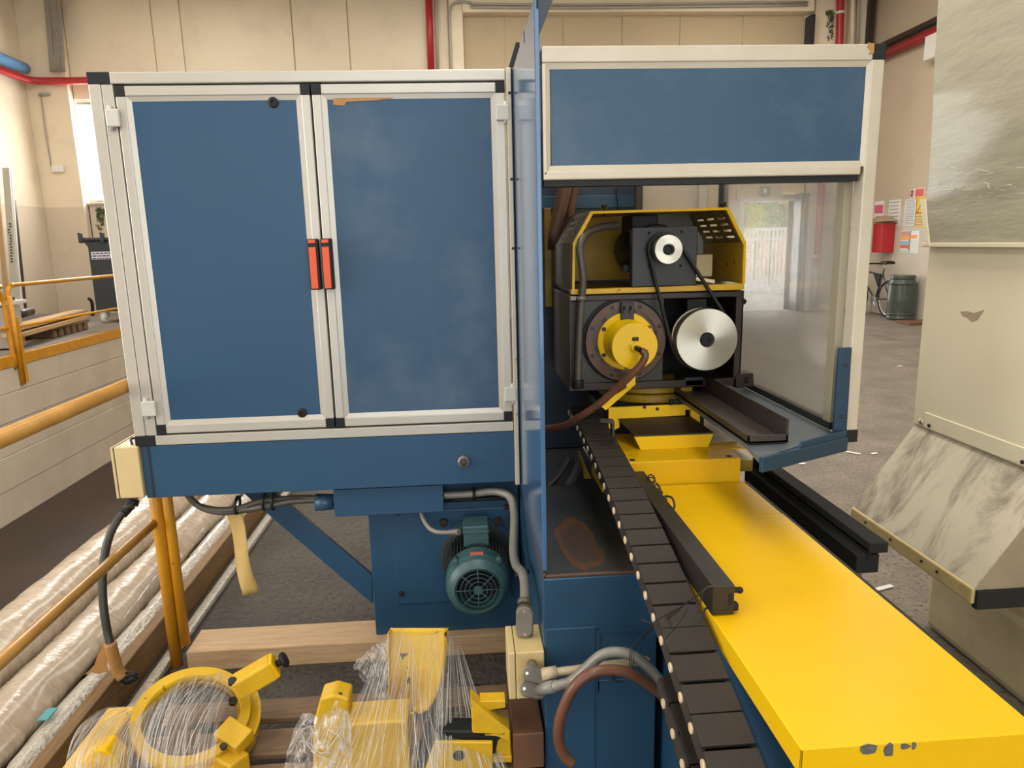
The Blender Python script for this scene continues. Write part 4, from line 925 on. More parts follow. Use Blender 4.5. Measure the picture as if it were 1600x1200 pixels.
part('conduit', MB().cyl(at(842, 1077, y=yc_), at(868, 1072, y=yd_), .0165, n=10).tube(h2, .0145, 14, 6, ribs=.006), M['conduit_pale'], jb, 'pale grey ribbed conduit')
h3 = [at(894, 1192, y=1.52), at(882, 1181, y=1.52), at(874, 1160, y=1.52), at(874, 1130, y=1.52), at(884, 1098, y=1.52), at(900, 1070, y=1.52), at(925, 1052, y=1.525), at(955, 1047, y=1.53), at(985, 1052, y=1.53), at(1012, 1068, y=1.54), at(1040, 1090, y=1.55)]
single('cut_hose', MB().tube(h3, .0135, 16, 8), M['hose_brown'], 'brown cut-off hose curling down in front of the blue base', 'hose', at(874, 1140, y=1.52))
wr = MB()
for k in range(3):
    j = k*3; wr.tube([at(985+j, 1043, y=yd_-.06), at(984+j, 1020, y=yd_-.075), at(992+j, 1006, y=1.45), at(1018+j, 978, y=1.35), at(1052, 956+j, y=1.25), at(1072, 942, y=1.17)], .0009, 5, 5)
wr.tube([at(1072, 942, y=1.17), at(1090, 930, y=1.13), at(1105, 918, y=1.12), at(1112, 916, y=1.15)], .0014, 5, 5)
wr.tube([at(1001, 968, y=1.3), at(1020, 972, y=1.28), at(1045, 958, y=1.2), at(1076, 943, y=1.16)], .0009, 5, 5)
wr.tube([at(1040, 998, y=1.2), at(1060, 975, y=1.17), at(1078, 945, y=1.15)], .0008, 5, 5)
single('binding_wire', wr, M['bolt'], 'thin binding wire tying the conduits to the cable chain', 'wire', at(1040, 960, y=1.25))

# ---------------- energy chain
XL, XR = .366, .455; W_ = XR-XL
samples = [(892, 634), (900, 660), (940, 740), (972.5, 820), (997, 880), (1012.5, 917.5), (1030, 967), (1047, 1005), (1062, 1057), (1085, 1150)]
cpts = [at(px, py, x=XL) for px, py in samples]
crv = [(p.y, p.z) for p in cpts]
# smooth z(y) by a quadratic least-squares fit, then run on past the frame, round the bend and back along the lower run
S = [[sum(y**(i+j) for y, z in crv) for j in range(3)] for i in range(3)]; T = [sum(z*y**i for y, z in crv) for i in range(3)]
Mx = Matrix(S); co = Mx.inverted() @ Vector(T)
fz = lambda y: co[0]+co[1]*y+co[2]*y*y
y_far, y_near = crv[0][0]+.02, .72
path = []
yv = y_far
while yv > y_near: path.append(Vector((0, yv, fz(yv)))); yv -= .005
tn = (path[-1]-path[-2]).normalized(); RB = .075; cB = path[-1]+Vector((0, tn.z, -tn.y)).normalized()*RB
if cB.z > path[-1].z: cB = path[-1]*2-cB
a0 = math.atan2(path[-1].z-cB.z, path[-1].y-cB.y)
for k in range(1, 40): a_ = a0+PI*k/40; path.append(Vector((0, cB.y+RB*math.cos(a_), cB.z+RB*math.sin(a_))))
p_ = path[-1].copy()
dz_low = path[-1].z-fz(path[-1].y)
yv = p_.y
while yv < 1.30: yv += .005; path.append(Vector((0, yv, fz(yv)+dz_low)))
kc = root('cable_chain', 'long dark brown cable drag chain with cream pins beside the yellow cover', 'cable chain', (XL+W_/2, y_far, fz(y_far)-.03))
PITCH_L = .066; HT = .040
def link_mesh():
    b = MB(); L = PITCH_L
    b.box(-W_/2-.002, W_/2+.002, -L*.455, L*.455, HT/2-.006, HT/2+.0015, .0012)
    b.box(-W_/2+.006, W_/2-.006, -L*.485, L*.485, -HT/2, -HT/2+.005, .001)
    return b
def side_mesh(sx):
    b = MB(); pts = []; L = PITCH_L
    for k in range(12):
        a_ = -PI/2+PI*k/11; pts.append((sx*(W_/2+.001), L*.28+HT*.5*math.cos(a_), HT*.5*math.sin(a_)))
    for k in range(12):
        a_ = PI/2+PI*k/11; pts.append((sx*(W_/2+.001), -L*.24+HT*.5*math.cos(a_), HT*.5*math.sin(a_)))
    b.prism(pts, (-sx*.006, 0, 0)); return b
def pin_mesh():
    return MB().lathe([(0, .0095), (.003, .0095), (.004, .0080), (.004, .0045), (.0025, .004), (.0025, .002), (.004, .0015), (.004, 0)], (-W_/2-.001, PITCH_L*.30, 0), (-1, 0, 0), 18)
def mk(name, mb, m):
    me = bpy.data.meshes.new(name); mb.bm.to_mesh(me); mb.bm.free(); me.materials.append(m); return me
me_link, me_sl, me_sr, me_pin = mk('link', link_mesh(), M['chain']), mk('link_side', side_mesh(-1), M['chain_side']), mk('link_side', side_mesh(1), M['chain_side']), mk('pin', pin_mesh(), M['pin'])
acc = 0; last = path[0]; nxt = 0; centers = []
for i in range(1, len(path)):
    acc += (path[i]-path[i-1]).length
    if acc >= nxt: centers.append((path[i], (path[min(i+4, len(path)-1)]-path[max(i-4, 0)]).normalized())); nxt += PITCH_L
for p, t in centers:
    o = bpy.data.objects.new('link', me_link); col.objects.link(o); o.parent = kc
    up = Vector((0, t.z, -t.y)) if True else None
    # local -y runs along the travel direction, local z is the outer side of the chain
    ang = math.atan2(-t.z, -t.y)
    nrm = Vector((0, -math.sin(ang), math.cos(ang)))
    o.rotation_euler = (ang, 0, 0)
    o.location = Vector((XL+W_/2, p.y, p.z))-nrm*HT/2-kc.location
    for nm, me in (('link_side', me_sl), ('link_side', me_sr), ('pin', me_pin)):
        c = bpy.data.objects.new(nm, me); col.objects.link(c); c.parent = o
# chain carrier bracket at the far end
b = MB(); poly(b, [(938, 657), (960, 658), (961, 682), (957, 682), (956, 662), (938, 661)], 2.06, .03, .001)
single('chain_bracket', b, M['charcoal'], 'small dark bracket between cable chain and yellow angle guard', 'bracket', at(958, 682, y=2.07))

# ---------------- loose black bar lying along the yellow cover
xb = .500; zb_ = zy+.002
n0 = at(1112, 962, z=zy+.002); n1 = at(1148, 965, z=zy+.002)
f_ = at(1000, 742, y=2.0)
bar = root('loose_bar', 'black square steel bar lying loose along the yellow cover', 'bar', (n0.x, n0.y, zy+.002))
bw = (n1-n0).length*.95; bh = at(1112, 932, y=n0.y).z-zy
bw *= 1.08; bh *= 1.45
p0 = Vector((n0.x+bw/2, n0.y, zy+.002+bh/2)); p1 = at(994, 752, y=1.98); p1 = Vector((p1.x, p1.y, p1.z))
def beam(mb, p0, p1, wd, ht, bev=.002):
    d = p1-p0; L = d.length; q = d.to_track_quat('Y', 'Z').to_matrix().to_4x4()
    return mb.box(-wd/2, wd/2, 0, L, -ht/2, ht/2, bev, Matrix.Translation(p0) @ q)
part('bar', beam(MB(), p0, p1, bw, bh), M['rail_steel'], bar)
part('end_knob', MB().cyl(p0+Vector((bw/2-.004, .02, bh*.2)), p0+Vector((bw/2+.016, .014, bh*.2)), .006, n=14).sphere(p0+Vector((bw/2+.016, .014, bh*.2)), .007), M['black'], bar)
part('end_latch', MB().box(p0.x+bw/2-.002, p0.x+bw/2+.012, p0.y+.004, p0.y+.02, zy+.006, zy+.022, .003), M['black'], bar)
part('end_socket', MB().box(p0.x+bw*.22, p0.x+bw*.40, p0.y-.001, p0.y+.002, p0.z-bh*.18, p0.z+bh*.2), M['dark'], bar)
part('tie_wire', MB().tube([at(1090, 958, y=n0.y-.02), at(1100, 925, y=n0.y+.02), at(1110, 917, y=n0.y+.05), at(1132, 915, y=n0.y+.05)], .0014, 6, 5).tube([at(1097, 968, y=n0.y-.03), at(1100, 955, y=n0.y-.02), at(1104, 950, y=n0.y-.01)], .0022, 6, 4), M['black'], bar)
rr = random.Random(3); sw = MB()
def curl(mb, c, r, n, rad):
    pts = []
    for k in range(n):
        a_ = k*1.1; pts.append(c+Vector((math.cos(a_)*r*rr.uniform(.6, 1.1), k*r*.12*rr.uniform(.5, 1.5), math.sin(a_)*r*rr.uniform(.6, 1.1))))
    mb.tube(pts, rad, 6, 4)
for px, py, r in ((1018, 752, .016), (1024, 764, .015), (1030, 772, .012), (1037, 782, .012)):
    curl(sw, at(px, py, y=1.90-(py-752)*.004), r, 12, .0022)
sw.tube([at(1040, 775, y=1.80), at(1050, 778, y=1.78), at(1054, 790, y=1.75), at(1050, 799, y=1.74), at(1045, 796, y=1.75)], .003, 7, 5)
single('swarf_curls', sw, M['brown_cast'], 'tangle of dark metal swarf beside the black bar on the yellow cover', 'swarf', at(1030, 785, y=1.8))

# ---------------- dark things inside the guard behind the panel
pipes = []
for k, (pa, pb, y_, r) in enumerate((((885, 286), (866, 365), 2.72, .026), ((899, 284), (890, 330), 2.78, .020))):
    b = MB(); p0, p1 = at(*pa, y=y_), at(*pb, y=y_); d = (p0-p1); b.tube([p0+d*1.2, p0, p1, p1-Vector((0, 0, .06))], r, 16, 1)
    single('riser_pipe', b, M['rust'], ('thick' if k == 0 else 'thin')+' brown riser pipe behind the workhead hood', 'pipe', p1)
bp = root('rear_cabinet', 'dark blue sheet cabinet standing behind the yellow workhead hood', 'cabinet', (.33, 2.92, zb))
part('wall', MB().box(xs_+.02, X(1000, 300, 2.90), 2.90, 3.29, zb+.004, 1.98, .004), mat('rear_blue_paint', (.018, .035, .065), .45), bp)
part('band', MB().box(xs_+.02, X(1000, 300, 2.90)-.01, 2.893, 2.90, Z(950, 325, 2.9), Z(950, 305, 2.9), .002), M['blue_base'], bp)
part('yellow_side', MB().box(X(851, 400, 2.86), X(862, 400, 2.86), 2.86, 2.895, Z(856, 480, 2.86), Z(856, 325, 2.86), .003), M['yellow_dirty'], bp, 'dull yellow edge plate')
single('hanging_wire', MB().tube([at(971, 285, y=2.86), at(963, 296, y=2.86), at(964, 310, y=2.86), at(967, 330, y=2.86)], .003, 6, 5), M['black'], 'thin black wire hanging in front of the dark blue rear cabinet', 'wire', at(967, 330, y=2.86))
b = MB()
for pts in ([(880, 770), (895, 745), (905, 720)], [(850, 765), (875, 740), (890, 715)], [(856, 778), (885, 765), (900, 742), (905, 710)]):
    b.tube([at(px, py, y=2.45) for px, py in pts], .012, 10, 5, ribs=.006)
single('dark_hoses', b, M['cable'], 'dark hoses looping in the shadow beside the splash panel', 'hose', at(880, 775, y=2.45), kind='stuff')
b = MB(); poly(b, [(905, 705), (913, 722), (913, 748), (925, 748), (905, 712)], 2.3, .03); single('yellow_stay', b, M['yellow_dirty'], 'small yellow stay showing behind the cable chain', 'bracket', at(918, 748, y=2.3))

# ================================================================== LEFT SIDE: fence, cables, rolls, timber
xf = -1.156
fe = root('guard_rail', 'near orange guard rail with twin post at the pit edge', 'railing', (xf, 2.5, 0))
yp = at(272, 1040, z=0).y
pz = Z(262, 690, yp)
xpa = X(267, 964, yp)
part('post', MB().cyl((xpa, yp, 0), (xpa, yp, 1.12), .0215, n=20), M['orange_steel'], fe)
part('post', MB().cyl((xpa+.0385, yp+.004, .085), (xpa+.0385, yp+.004, 1.06), .0185, n=20), M['orange_steel'], fe)
for (pa, pb, r, nm) in (((0, 690), (193, 602), .023, 'top_rail'), ((0, 1035), (250, 808), .017, 'middle_rail')):
    p0, p1 = at(*pa, x=xf), at(*pb, x=xf); d = (p1-p0).normalized(); zc = (p0.z+p1.z)/2
    b = MB().cyl((xf, .4, zc), (xf, 6.5 if nm == 'top_rail' else yp, zc), r, n=20)
    part(nm, b, M['rail'], fe)
part('post', MB().cyl((xf, 6.48, 0), (xf, 6.48, 1.12), .022, n=16), M['orange_steel'], fe)
# hanging cable with tape from the cream box
ycb = YC-.02
hc = root('hanging_cable', 'grey cable hanging in a curve from the cream terminal box, taped cut end', 'cable', at(200, 1065, y=ycb-.1))
cp = [at(208, 786, y=ycb+.05), at(198, 794, y=ycb+.03), at(184, 812, y=ycb), at(171, 838, y=ycb-.02), at(163, 872, y=ycb-.04), at(160, 910, y=ycb-.06), at(162, 950, y=ycb-.08), at(168, 988, y=ycb-.09), at(173, 1008, y=ycb-.1)]
part('cable', MB().tube(cp, .0135, 14, 6), M['cable'], hc)
part('gland', MB().cyl(at(209, 780, y=ycb+.06), at(206, 790, y=ycb+.05), .020, n=12, bev=.002).cyl(at(203, 790, y=ycb+.05), at(192, 803, y=ycb+.01), .018, .016, n=12), M['black'], hc)
part('tape_wrap', MB().tube([at(172, 1004, y=ycb-.1), at(177, 1025, y=ycb-.1), at(184, 1047, y=ycb-.1), at(192, 1058, y=ycb-.1)], .020, 12, 5), M['tape_old'], hc)
part('bare_end', MB().tube([at(190, 1057, y=ycb-.1), at(200, 1063, y=ycb-.1), at(212, 1057, y=ycb-.1)], .014, 10, 4).tube([at(195, 1052, y=ycb-.1), at(205, 1050, y=ycb-.11), at(215, 1054, y=ycb-.11)], .004, 6, 4).tube([at(198, 1057, y=ycb-.12), at(208, 1053, y=ycb-.12), at(214, 1060, y=ycb-.12)], .004, 6, 4), M['black'], hc)
fl = MB(); poly(fl, [(161, 1006), (166, 1003), (168, 1050), (152, 1053), (142, 1050), (130, 1055), (146, 1043), (152, 1026)], ycb-.1, .0015)
part('tape_tail', fl, M['tape_old'], hc)
ts = MB()
def fst(u, v):
    px = 364+(402-364)*v*.75+(u-.5)*24+1.5*math.sin(v*7); py = 800+128*v
    p = at(px, py, y=YM-.05); p.y += .012*math.sin(v*5+u*2); return p
ts.grid(fst, 4, 14)
o = single('tape_strip', ts, M['tape'], 'strip of masking tape hanging from the dark conduits', 'tape', at(380, 928, y=YM-.05))
sm = o.modifiers.new('thick', 'SOLIDIFY'); sm.thickness = .0012
# timber baulk
xt1 = bx0-.01
tb = MB(); x_ = -1.085; segs = 6
tb.box(-1.085, xt1, 2.465, 2.625, 0, TZ, .004)
single('timber_beam', tb, M['timber'], 'pale squared timber beam on the floor under the motor pedestal', 'timber', (-.45, 2.54, 0))
# rolls of wrapped sheet on the floor by the pit
yr0, yr1 = 1.2, 7.0
def roll_fn(xc, r, flat, seed, rough_):
    rn = random.Random(seed)
    def f(u, v):
        a_ = -PI*.5+u*2*PI; y_ = yr0+(yr1-yr0)*v
        n1 = noise.noise(Vector((xc*9+math.cos(a_)*1.5, y_*3.2, math.sin(a_)*1.5+seed)))*rough_
        n2 = noise.noise(Vector((math.cos(a_)*3, y_*11, math.sin(a_)*3+seed*2)))*rough_*.55
        band = -.004 if (y_*2.1+seed*.37) % 1 < .10 else 0
        rr_ = r+n1+n2+band
        return Vector((xc+rr_*math.cos(a_), y_, max(.002, flat*(r+(rr_)*math.sin(a_)))))
    return f
def roll(name, xc, r, flat, seed, m, rough_, label, nu=28, nv=150):
    b = MB(); b.grid(roll_fn(xc, r, flat, seed, rough_), nu, nv); return single(name, b, m, label, 'roll', (xc, 4, 0))
def xg(px, py): return at(px, py, z=.06).x
xA0, xA1, xB1, xC1 = xg(0, 1000), xg(0, 1101), xg(17, 1194), xg(73, 1194)
ra_ = (xA1-xA0)/2; rb_ = (xB1-xA1)/2; rc_ = (xC1-xB1)/2
roll('wrapped_roll', (xA0+xA1)/2, ra_-.006, .95, 1, M['rollwrap'], .010, 'outer film-wrapped roll nearest the sunken brown floor')
rB = roll('wrapped_roll', (xA1+xB1)/2, rb_-.008, .80, 2, M['rollwrap'], .012, 'wide film-wrapped roll between outer roll and bubble-wrapped tube')
c = at(76, 1118, z=.115); part('tape_flag', MB().box(c.x-.018, c.x+.014, c.y-.03, c.y+.03, .118, .122, .001, Matrix.Identity(4)), M['teal_tape'], rB, 'teal tape')
roll('wrapped_tube', (xB1+xC1)/2, rc_-.002, 1.0, 3, M['bubble'], .005, 'thin bubble-wrapped tube beside the brown plank', 24, 260)
# brown plank on edge
pxl = xC1+.010
single('plank', MB().box(pxl, pxl+.045, 1.2, 6.6, 0, .125, .004), M['timber_dark'], 'long brown plank on edge between bubble-wrapped tube and rail post', 'plank', (pxl+.02, 3, 0))
w0 = at(292, 1000, z=0)
single('foam_strip', MB().box(w0.x-.03, w0.x+.012, 1.4, 5.0, 0, .03, .008), M['bubble'], 'pale wrapped strip on the floor right of the brown plank', 'strip', (w0.x, 3, 0))

# ================================================================== PALLET WITH FILM-WRAPPED YELLOW PARTS
YP = 1.95
pal = root('pallet', 'brown wooden pallet under the film-wrapped yellow parts', 'pallet', (-.35, 1.9, 0))
zp_ = .10
pyb = at(460, 1090, z=zp_+.02).y
for k, (a_, c_) in enumerate(((pyb-.42, pyb-.30), (pyb-.26, pyb-.15), (pyb-.10, pyb))):
    part('board', MB().box(-.98, .14, a_, c_, zp_, zp_+.022, .003), M['pallet'], pal)
for xx in (-.95, -.42, .05):
    part('bearer', MB().box(xx, xx+.09, pyb-.42, pyb, 0, zp_, .004), M['pallet'], pal)
single('rusty_board', MB().box(X(797, 1150, 1.85), X(842, 1150, 1.85), 1.70, 1.98, zp_+.024, Z(820, 1092, 1.85), .004), M['rust_plate'], 'upright rusty brown board against the blue base', 'board')
# steady rest ring
rc = at(300, 1114, y=1.86); tilt = Matrix.Rotation(math.radians(18), 4, 'X') @ Matrix.Rotation(math.radians(12), 4, 'Y')
ax_ = (tilt @ Vector((0, 0, 1))); RO, RI = .158, .130
st = root('steady_rest', 'yellow steady-rest ring with black knob, half wrapped in film', 'machine part', (rc.x, rc.y, zp_+.022))
part('ring', MB().ring(rc-ax_*.045, ax_, RO, RI, .045, 64), M['yellow_worn'], st)
part('inner_lip', MB().ring(rc-ax_*.048, ax_, RI+.004, RI-.008, .025, 64), M['yellow_dirty'], st)
# side rim on the right: wider half ring standing proud
b = MB(); pts_o, pts_i = [], []
ex = (tilt @ Vector((1, 0, 0))); ey = (tilt @ Vector((0, 1, 0)))
for k in range(13):
    a_ = math.radians(-62+124*k/12)
    pts_o.append(rc+ex*math.cos(a_)*(RO+.030)+ey*math.sin(a_)*(RO+.030)-ax_*.02); pts_i.append(rc+ex*math.cos(a_)*(RO-.008)+ey*math.sin(a_)*(RO-.008)-ax_*.03)
for k in range(12): b.prism([pts_o[k], pts_o[k+1], pts_i[k+1], pts_i[k]], -ax_*.05)
part('outer_rim', b, M['yellow_worn'], st)
# handle block with knob
ha, hb_ = at(380, 1068, y=1.90), at(428, 1040, y=1.92)
d = (hb_-ha).normalized(); b = beam(MB(), ha-d*.02, hb_, .062, .060, .006); hdl = part('handle_block', b, M['yellow_worn'], st)
beam_cap = beam(MB(), hb_-d*.012, hb_+d*.008, .058, .056, .004); part('end_plate', beam_cap, M['yellow'], hdl)
part('knob', MB().cyl(hb_+d*.006, hb_+d*.03, .010, n=14).lathe([(0, .018), (.004, .023), (.012, .023), (.016, .018)], hb_+d*.024, d, 24), M['black'], hdl)
for px, py in ((363, 1067), (364, 1098)):
    c = at(px, py, y=1.88); part('bolt', MB().cyl(c, c-ax_*-.012, .012, n=12), M['bolt'], st)
# clamp at lower right of the ring
b = MB(); ca = at(366, 1150, y=1.80); b.box(-.045, .045, -.032, .032, -.022, .022, .005, Matrix.Translation(ca) @ Matrix.Rotation(math.radians(-35), 4, 'Z') @ tilt); cl_ = part('clamp_block', b, M['yellow_worn'], st)
c = at(350, 1168, y=1.76); part('bolt', MB().cyl(c, c+Vector((.0, -.006, .01)), .009, n=12), M['bolt'], cl_)
b = MB(); b.box(-.042, .042, -.032, .032, -.05, .015, .006, Matrix.Translation(at(360, 1186, y=1.76)) @ Matrix.Rotation(math.radians(-35), 4, 'Z')); part('clamp_foot', b, M['yellow_worn'], st)
# bed of the steady rest on the left
b = MB(); g0, g1 = at(160, 1172, y=1.78), at(255, 1185, y=1.72)
b.box(X(168, 1103, 1.93), X(214, 1103, 1.93), 1.66, 1.93, zp_+.022, max(zp_+.05, Z(200, 1103, 1.93)), .006); part('base_block', b, M['yellow_worn'], st)
b = MB(); b.prism([at(118, 1196, y=1.70), at(150, 1172, y=1.70), at(165, 1172, y=1.70), at(184, 1192, y=1.70), at(188, 1230, y=1.70), at(118, 1230, y=1.70)], (0, .06, 0), .004); part('lug', b, M['yellow'], st)
# yellow scoop (curved chute sheet)
ysc = 2.02
def scoop_edge(v):
    # right edge in picture, from the top to the tip
    E = [(0, 699), (.2, 697.5), (.4, 696), (.6, 691), (.75, 685), (.88, 676), (.96, 668), (1, 655)]
    for i in range(len(E)-1):
        if E[i][0] <= v <= E[i+1][0]: return E[i][1]+(E[i+1][1]-E[i][1])*(v-E[i][0])/(E[i+1][0]-E[i][0])
    return 660
sb = MB()
def fsc(u, v):
    r_ = scoop_edge(v); l_ = 610; px = l_+(r_-l_)*u; py = 981+136*v+30*v**6*(1-min(1, max(0, (u-.55)/.2)))
    p = at(px, py, y=ysc-.10*v); p.y += .035*math.sin(PI*u)*v; return p
sb.grid(fsc, 14, 18)
scp = root('chute_plate', 'upright curved yellow chute sheet wrapped in clear film', 'chute', at(650, 1150, y=ysc-.1))
o = part('sheet', sb, M['yellow_worn'], scp); md = o.modifiers.new('thick', 'SOLIDIFY'); md.thickness = .005
b = MB(); b.prism([at(611, 981, y=ysc), at(605, 990, y=ysc-.03), at(608, 1140, y=ysc-.13), at(612, 1140, y=ysc-.1)], (.003, 0, 0)); part('side_flange', b, M['yellow_worn'], scp)
b = MB(); b.prism([at(699, 981, y=ysc), at(694, 990, y=ysc-.03), at(698, 1012, y=ysc-.035)], (.003, 0, 0)); part('side_flange', b, M['yellow_worn'], scp)
b = MB(); rect(b, ysc-.12, 600, 1118, 648, 1150, 0, .01, .002); part('foot_plate', b, M['yellow_worn'], scp)
# yellow machine parts below the film
b = MB(); rect(b, 1.72, 540, 1132, 642, 1215, 0, .10, .006)
single('yellow_block', b, M['yellow_worn'], 'big yellow block under film below the chute sheet', 'machine part')
b = MB(); poly(b, [(488, 1215), (490, 1130), (500, 1092), (522, 1086), (545, 1092), (545, 1215)], 1.74, .07, .006)
single('yellow_lug', b, M['yellow_worn'], 'rounded yellow lug under crumpled film left of the big yellow block', 'machine part')
b = MB(); poly(b, [(735, 1092), (758, 1112), (797, 1142), (798, 1160), (775, 1152), (738, 1150)], 1.70, .05, .004); poly(b, [(740, 1182), (800, 1182), (800, 1192), (740, 1192)], 1.70, .06, .003); poly(b, [(775, 1150), (798, 1156), (798, 1190), (775, 1190)], 1.71, .05, .003)
poly(b, [(750, 1096), (790, 1095), (790, 1106), (752, 1112)], 1.72, .04, .002)
single('yellow_bracket', b, M['yellow_worn'], 'yellow angled bracket under film next to the rusty board', 'bracket')
b = MB(); poly(b, [(676, 1142), (795, 1144), (778, 1158), (772, 1186), (668, 1190), (650, 1200), (662, 1150)], 1.70, .06, .004)
blk = root('black_casting', 'black casting behind film between chute sheet and yellow bracket', 'machine part', at(720, 1200, y=1.73)); part('body', b, M['black'], blk)
b = MB(); poly(b, [(680, 1160), (770, 1160), (770, 1215), (660, 1215)], 1.685, .012, .003); fcp = part('face_plate', b, M['yellow_worn'], blk)
c = at(717, 1180, y=1.685); part('bore', MB().cyl((c.x, 1.683, c.z), (c.x, 1.689, c.z), .016, n=20), M['black'], fcp)
single('threaded_rod', MB().cyl(at(722, 1074, z=.013), at(752, 1075, z=.013), .012, n=14).cyl(at(752, 1075, z=.013), at(774, 1075, z=.013), .009, n=14), M['bolt'], 'short dark rod lying on the gravelly floor behind the film', 'rod')

# stretch film pieces
def film(name, fn, nu, nv, m, label):
    b = MB(); b.grid(fn, nu, nv); o = single(name, b, m, label, 'film')
    return o
def creases(o, fn, n, seed, r=.0011, drift=.05, vmax=.97, lens=(.25, .8), wob=0):
    """pulled creases of the film: thin pale tubes standing in for the glints on its folds"""
    rr = random.Random(seed); b = MB()
    for k in range(n):
        u0 = rr.uniform(.02, .98); v0 = rr.uniform(0, .5)**1.5; v1 = min(vmax, v0+rr.uniform(*lens)); du = drift*rr.uniform(.7, 1.15) if not wob else rr.uniform(-drift, drift)
        pts = []; N = 3 if not wob else 4
        for i in range(N):
            t = i/(N-1); p = fn(min(1, max(0, u0+du*t)), v0+(v1-v0)*t); p.y -= .008; pts.append(p)
        b.tube(pts, r*rr.choice((.35, .45, .6, .8, 1.0)), 4, 4)
    part('crease_glint', b, M['crease_glint'], o, kind='stuff')
def lerp2(A, B, t): return A+(B-A)*t
def polyline(P, t):
    t = t*(len(P)-1); i = min(int(t), len(P)-2); return P[i].lerp(P[i+1], t-i)
fm1 = [at(150, 1112, y=1.9), at(170, 1104, y=1.9), at(212, 1103, y=1.95), at(240, 1078, y=2.0), at(262, 1070, y=2.0), at(290, 1050, y=2.0), at(345, 1050, y=2.0), at(372, 1062, y=1.95)]
fm2 = [at(100, 1240, y=1.62), at(130, 1240, y=1.62), at(180, 1240, y=1.62), at(210, 1240, y=1.62), at(235, 1240, y=1.62), at(262, 1240, y=1.62), at(300, 1240, y=1.62), at(330, 1240, y=1.62)]
def ff1(u, v):
    p = polyline(fm1, u).lerp(polyline(fm2, u), v); s_ = noise.noise(Vector((u*26, v*1.2, 3)))*.012*math.sin(PI*min(1, v*1.1)); p.z += s_+.05*math.sin(PI*v); p.y -= .02*math.sin(PI*v); return p
o = film('stretch_film', ff1, 120, 20, M['film'], 'clear creased film stretched over the yellow steady-rest ring')
creases(o, ff1, 150, 1, drift=-.10, r=.0007, lens=(.3, .9))
fs1 = [at(699, 986, y=ysc-.01), at(706, 990, y=ysc+.03), at(714, 1000, y=ysc+.06), at(722, 1012, y=ysc+.08)]
fs2 = [at(660, 1240, y=1.57), at(715, 1240, y=1.57), at(760, 1240, y=1.58), at(812, 1240, y=1.60)]
def ff2(u, v):
    p = polyline(fs1, u).lerp(polyline(fs2, u), v); p.y += noise.noise(Vector((u*16, v*.8, 9)))*.016*min(1, v*4); p.y -= .05*math.sin(PI*v); return p
o = film('stretch_film', ff2, 70, 20, M['film'], 'clear creased film falling from the chute sheet towards the rusty board')
creases(o, ff2, 30, 2, drift=.03, r=.0010, lens=(.4, 1))
fs3 = [at(606, 990, y=ysc-.045), at(625, 990, y=ysc-.04), at(650, 992, y=ysc-.05), at(694, 990, y=ysc-.045)]
fs4 = [at(470, 1240, y=1.58), at(540, 1240, y=1.57), at(610, 1240, y=1.57), at(690, 1240, y=1.57)]
def ff3(u, v):
    p = polyline(fs3, u).lerp(polyline(fs4, u), v); p.y += noise.noise(Vector((u*18, v*1.0, 5)))*.014*min(1, v*4); p.y -= .07*math.sin(PI*v); return p
o = film('stretch_film', ff3, 80, 20, M['film'], 'clear creased film over the front of the chute sheet and yellow block')
creases(o, ff3, 34, 3, drift=.16, r=.0008, lens=(.3, .8))
fw_ = [at(551, 1038, y=2.02), at(575, 1016, y=2.03), at(590, 1005, y=2.03), at(607, 998, y=2.0)]
fw2 = [at(568, 1060, y=2.0), at(582, 1082, y=2.0), at(596, 1098, y=1.98), at(608, 1116, y=1.95)]
def ff4(u, v):
    p = polyline(fw_, u).lerp(polyline(fw2, u), v); p.y += noise.noise(Vector((u*5, v*5, 1)))*.05*math.sin(PI*v)*(1-.4*u)+noise.noise(Vector((u*13, v*12, 4)))*.016; return p
o = film('crumpled_film', ff4, 40, 30, M['film_crumple'], 'crumpled wing of clear film left of the chute sheet')
creases(o, ff4, 34, 4, drift=.5, r=.0013, lens=(.1, .4), wob=.01)
fk1 = [at(462, 1130, y=1.70), at(476, 1106, y=1.70), at(500, 1112, y=1.69), at(530, 1086, y=1.70), at(550, 1116, y=1.70)]
fk2 = [at(440, 1215, y=1.66), at(478, 1225, y=1.65), at(505, 1225, y=1.64), at(530, 1225, y=1.64), at(555, 1225, y=1.64)]
def ff5(u, v):
    p = polyline(fk1, u).lerp(polyline(fk2, u), v); p.y += noise.noise(Vector((u*7, v*5, 21)))*.04+noise.noise(Vector((u*19, v*11, 14)))*.012-.02; return p
o = film('crumpled_film', ff5, 50, 34, M['film_crumple'], 'bright crumpled film knot over the rounded yellow lug')
creases(o, ff5, 44, 5, drift=.5, r=.0013, lens=(.1, .4), wob=.01)

# ================================================================== RIGHT MACHINE
bxm = 1.797; yfar = 2.49
pr_ = root('beige_machine', 'large greige machine on the right with sloping stained hood and plastic-wrapped head', 'machine', (2.3, 1.2, 0))
XC = X(1426, 660, yfar)                    # left face of the column
zcb = Z(1426, 662, yfar)
part('base', MB().box(bxm, 3.0, -.6, yfar, 0, Z(1440, 868, yfar), .035), M['machine_base'], pr_)
part('column', MB().box(XC, 2.9, -.6, yfar, zcb, 2.9, .006), M['grey_mach'], pr_)
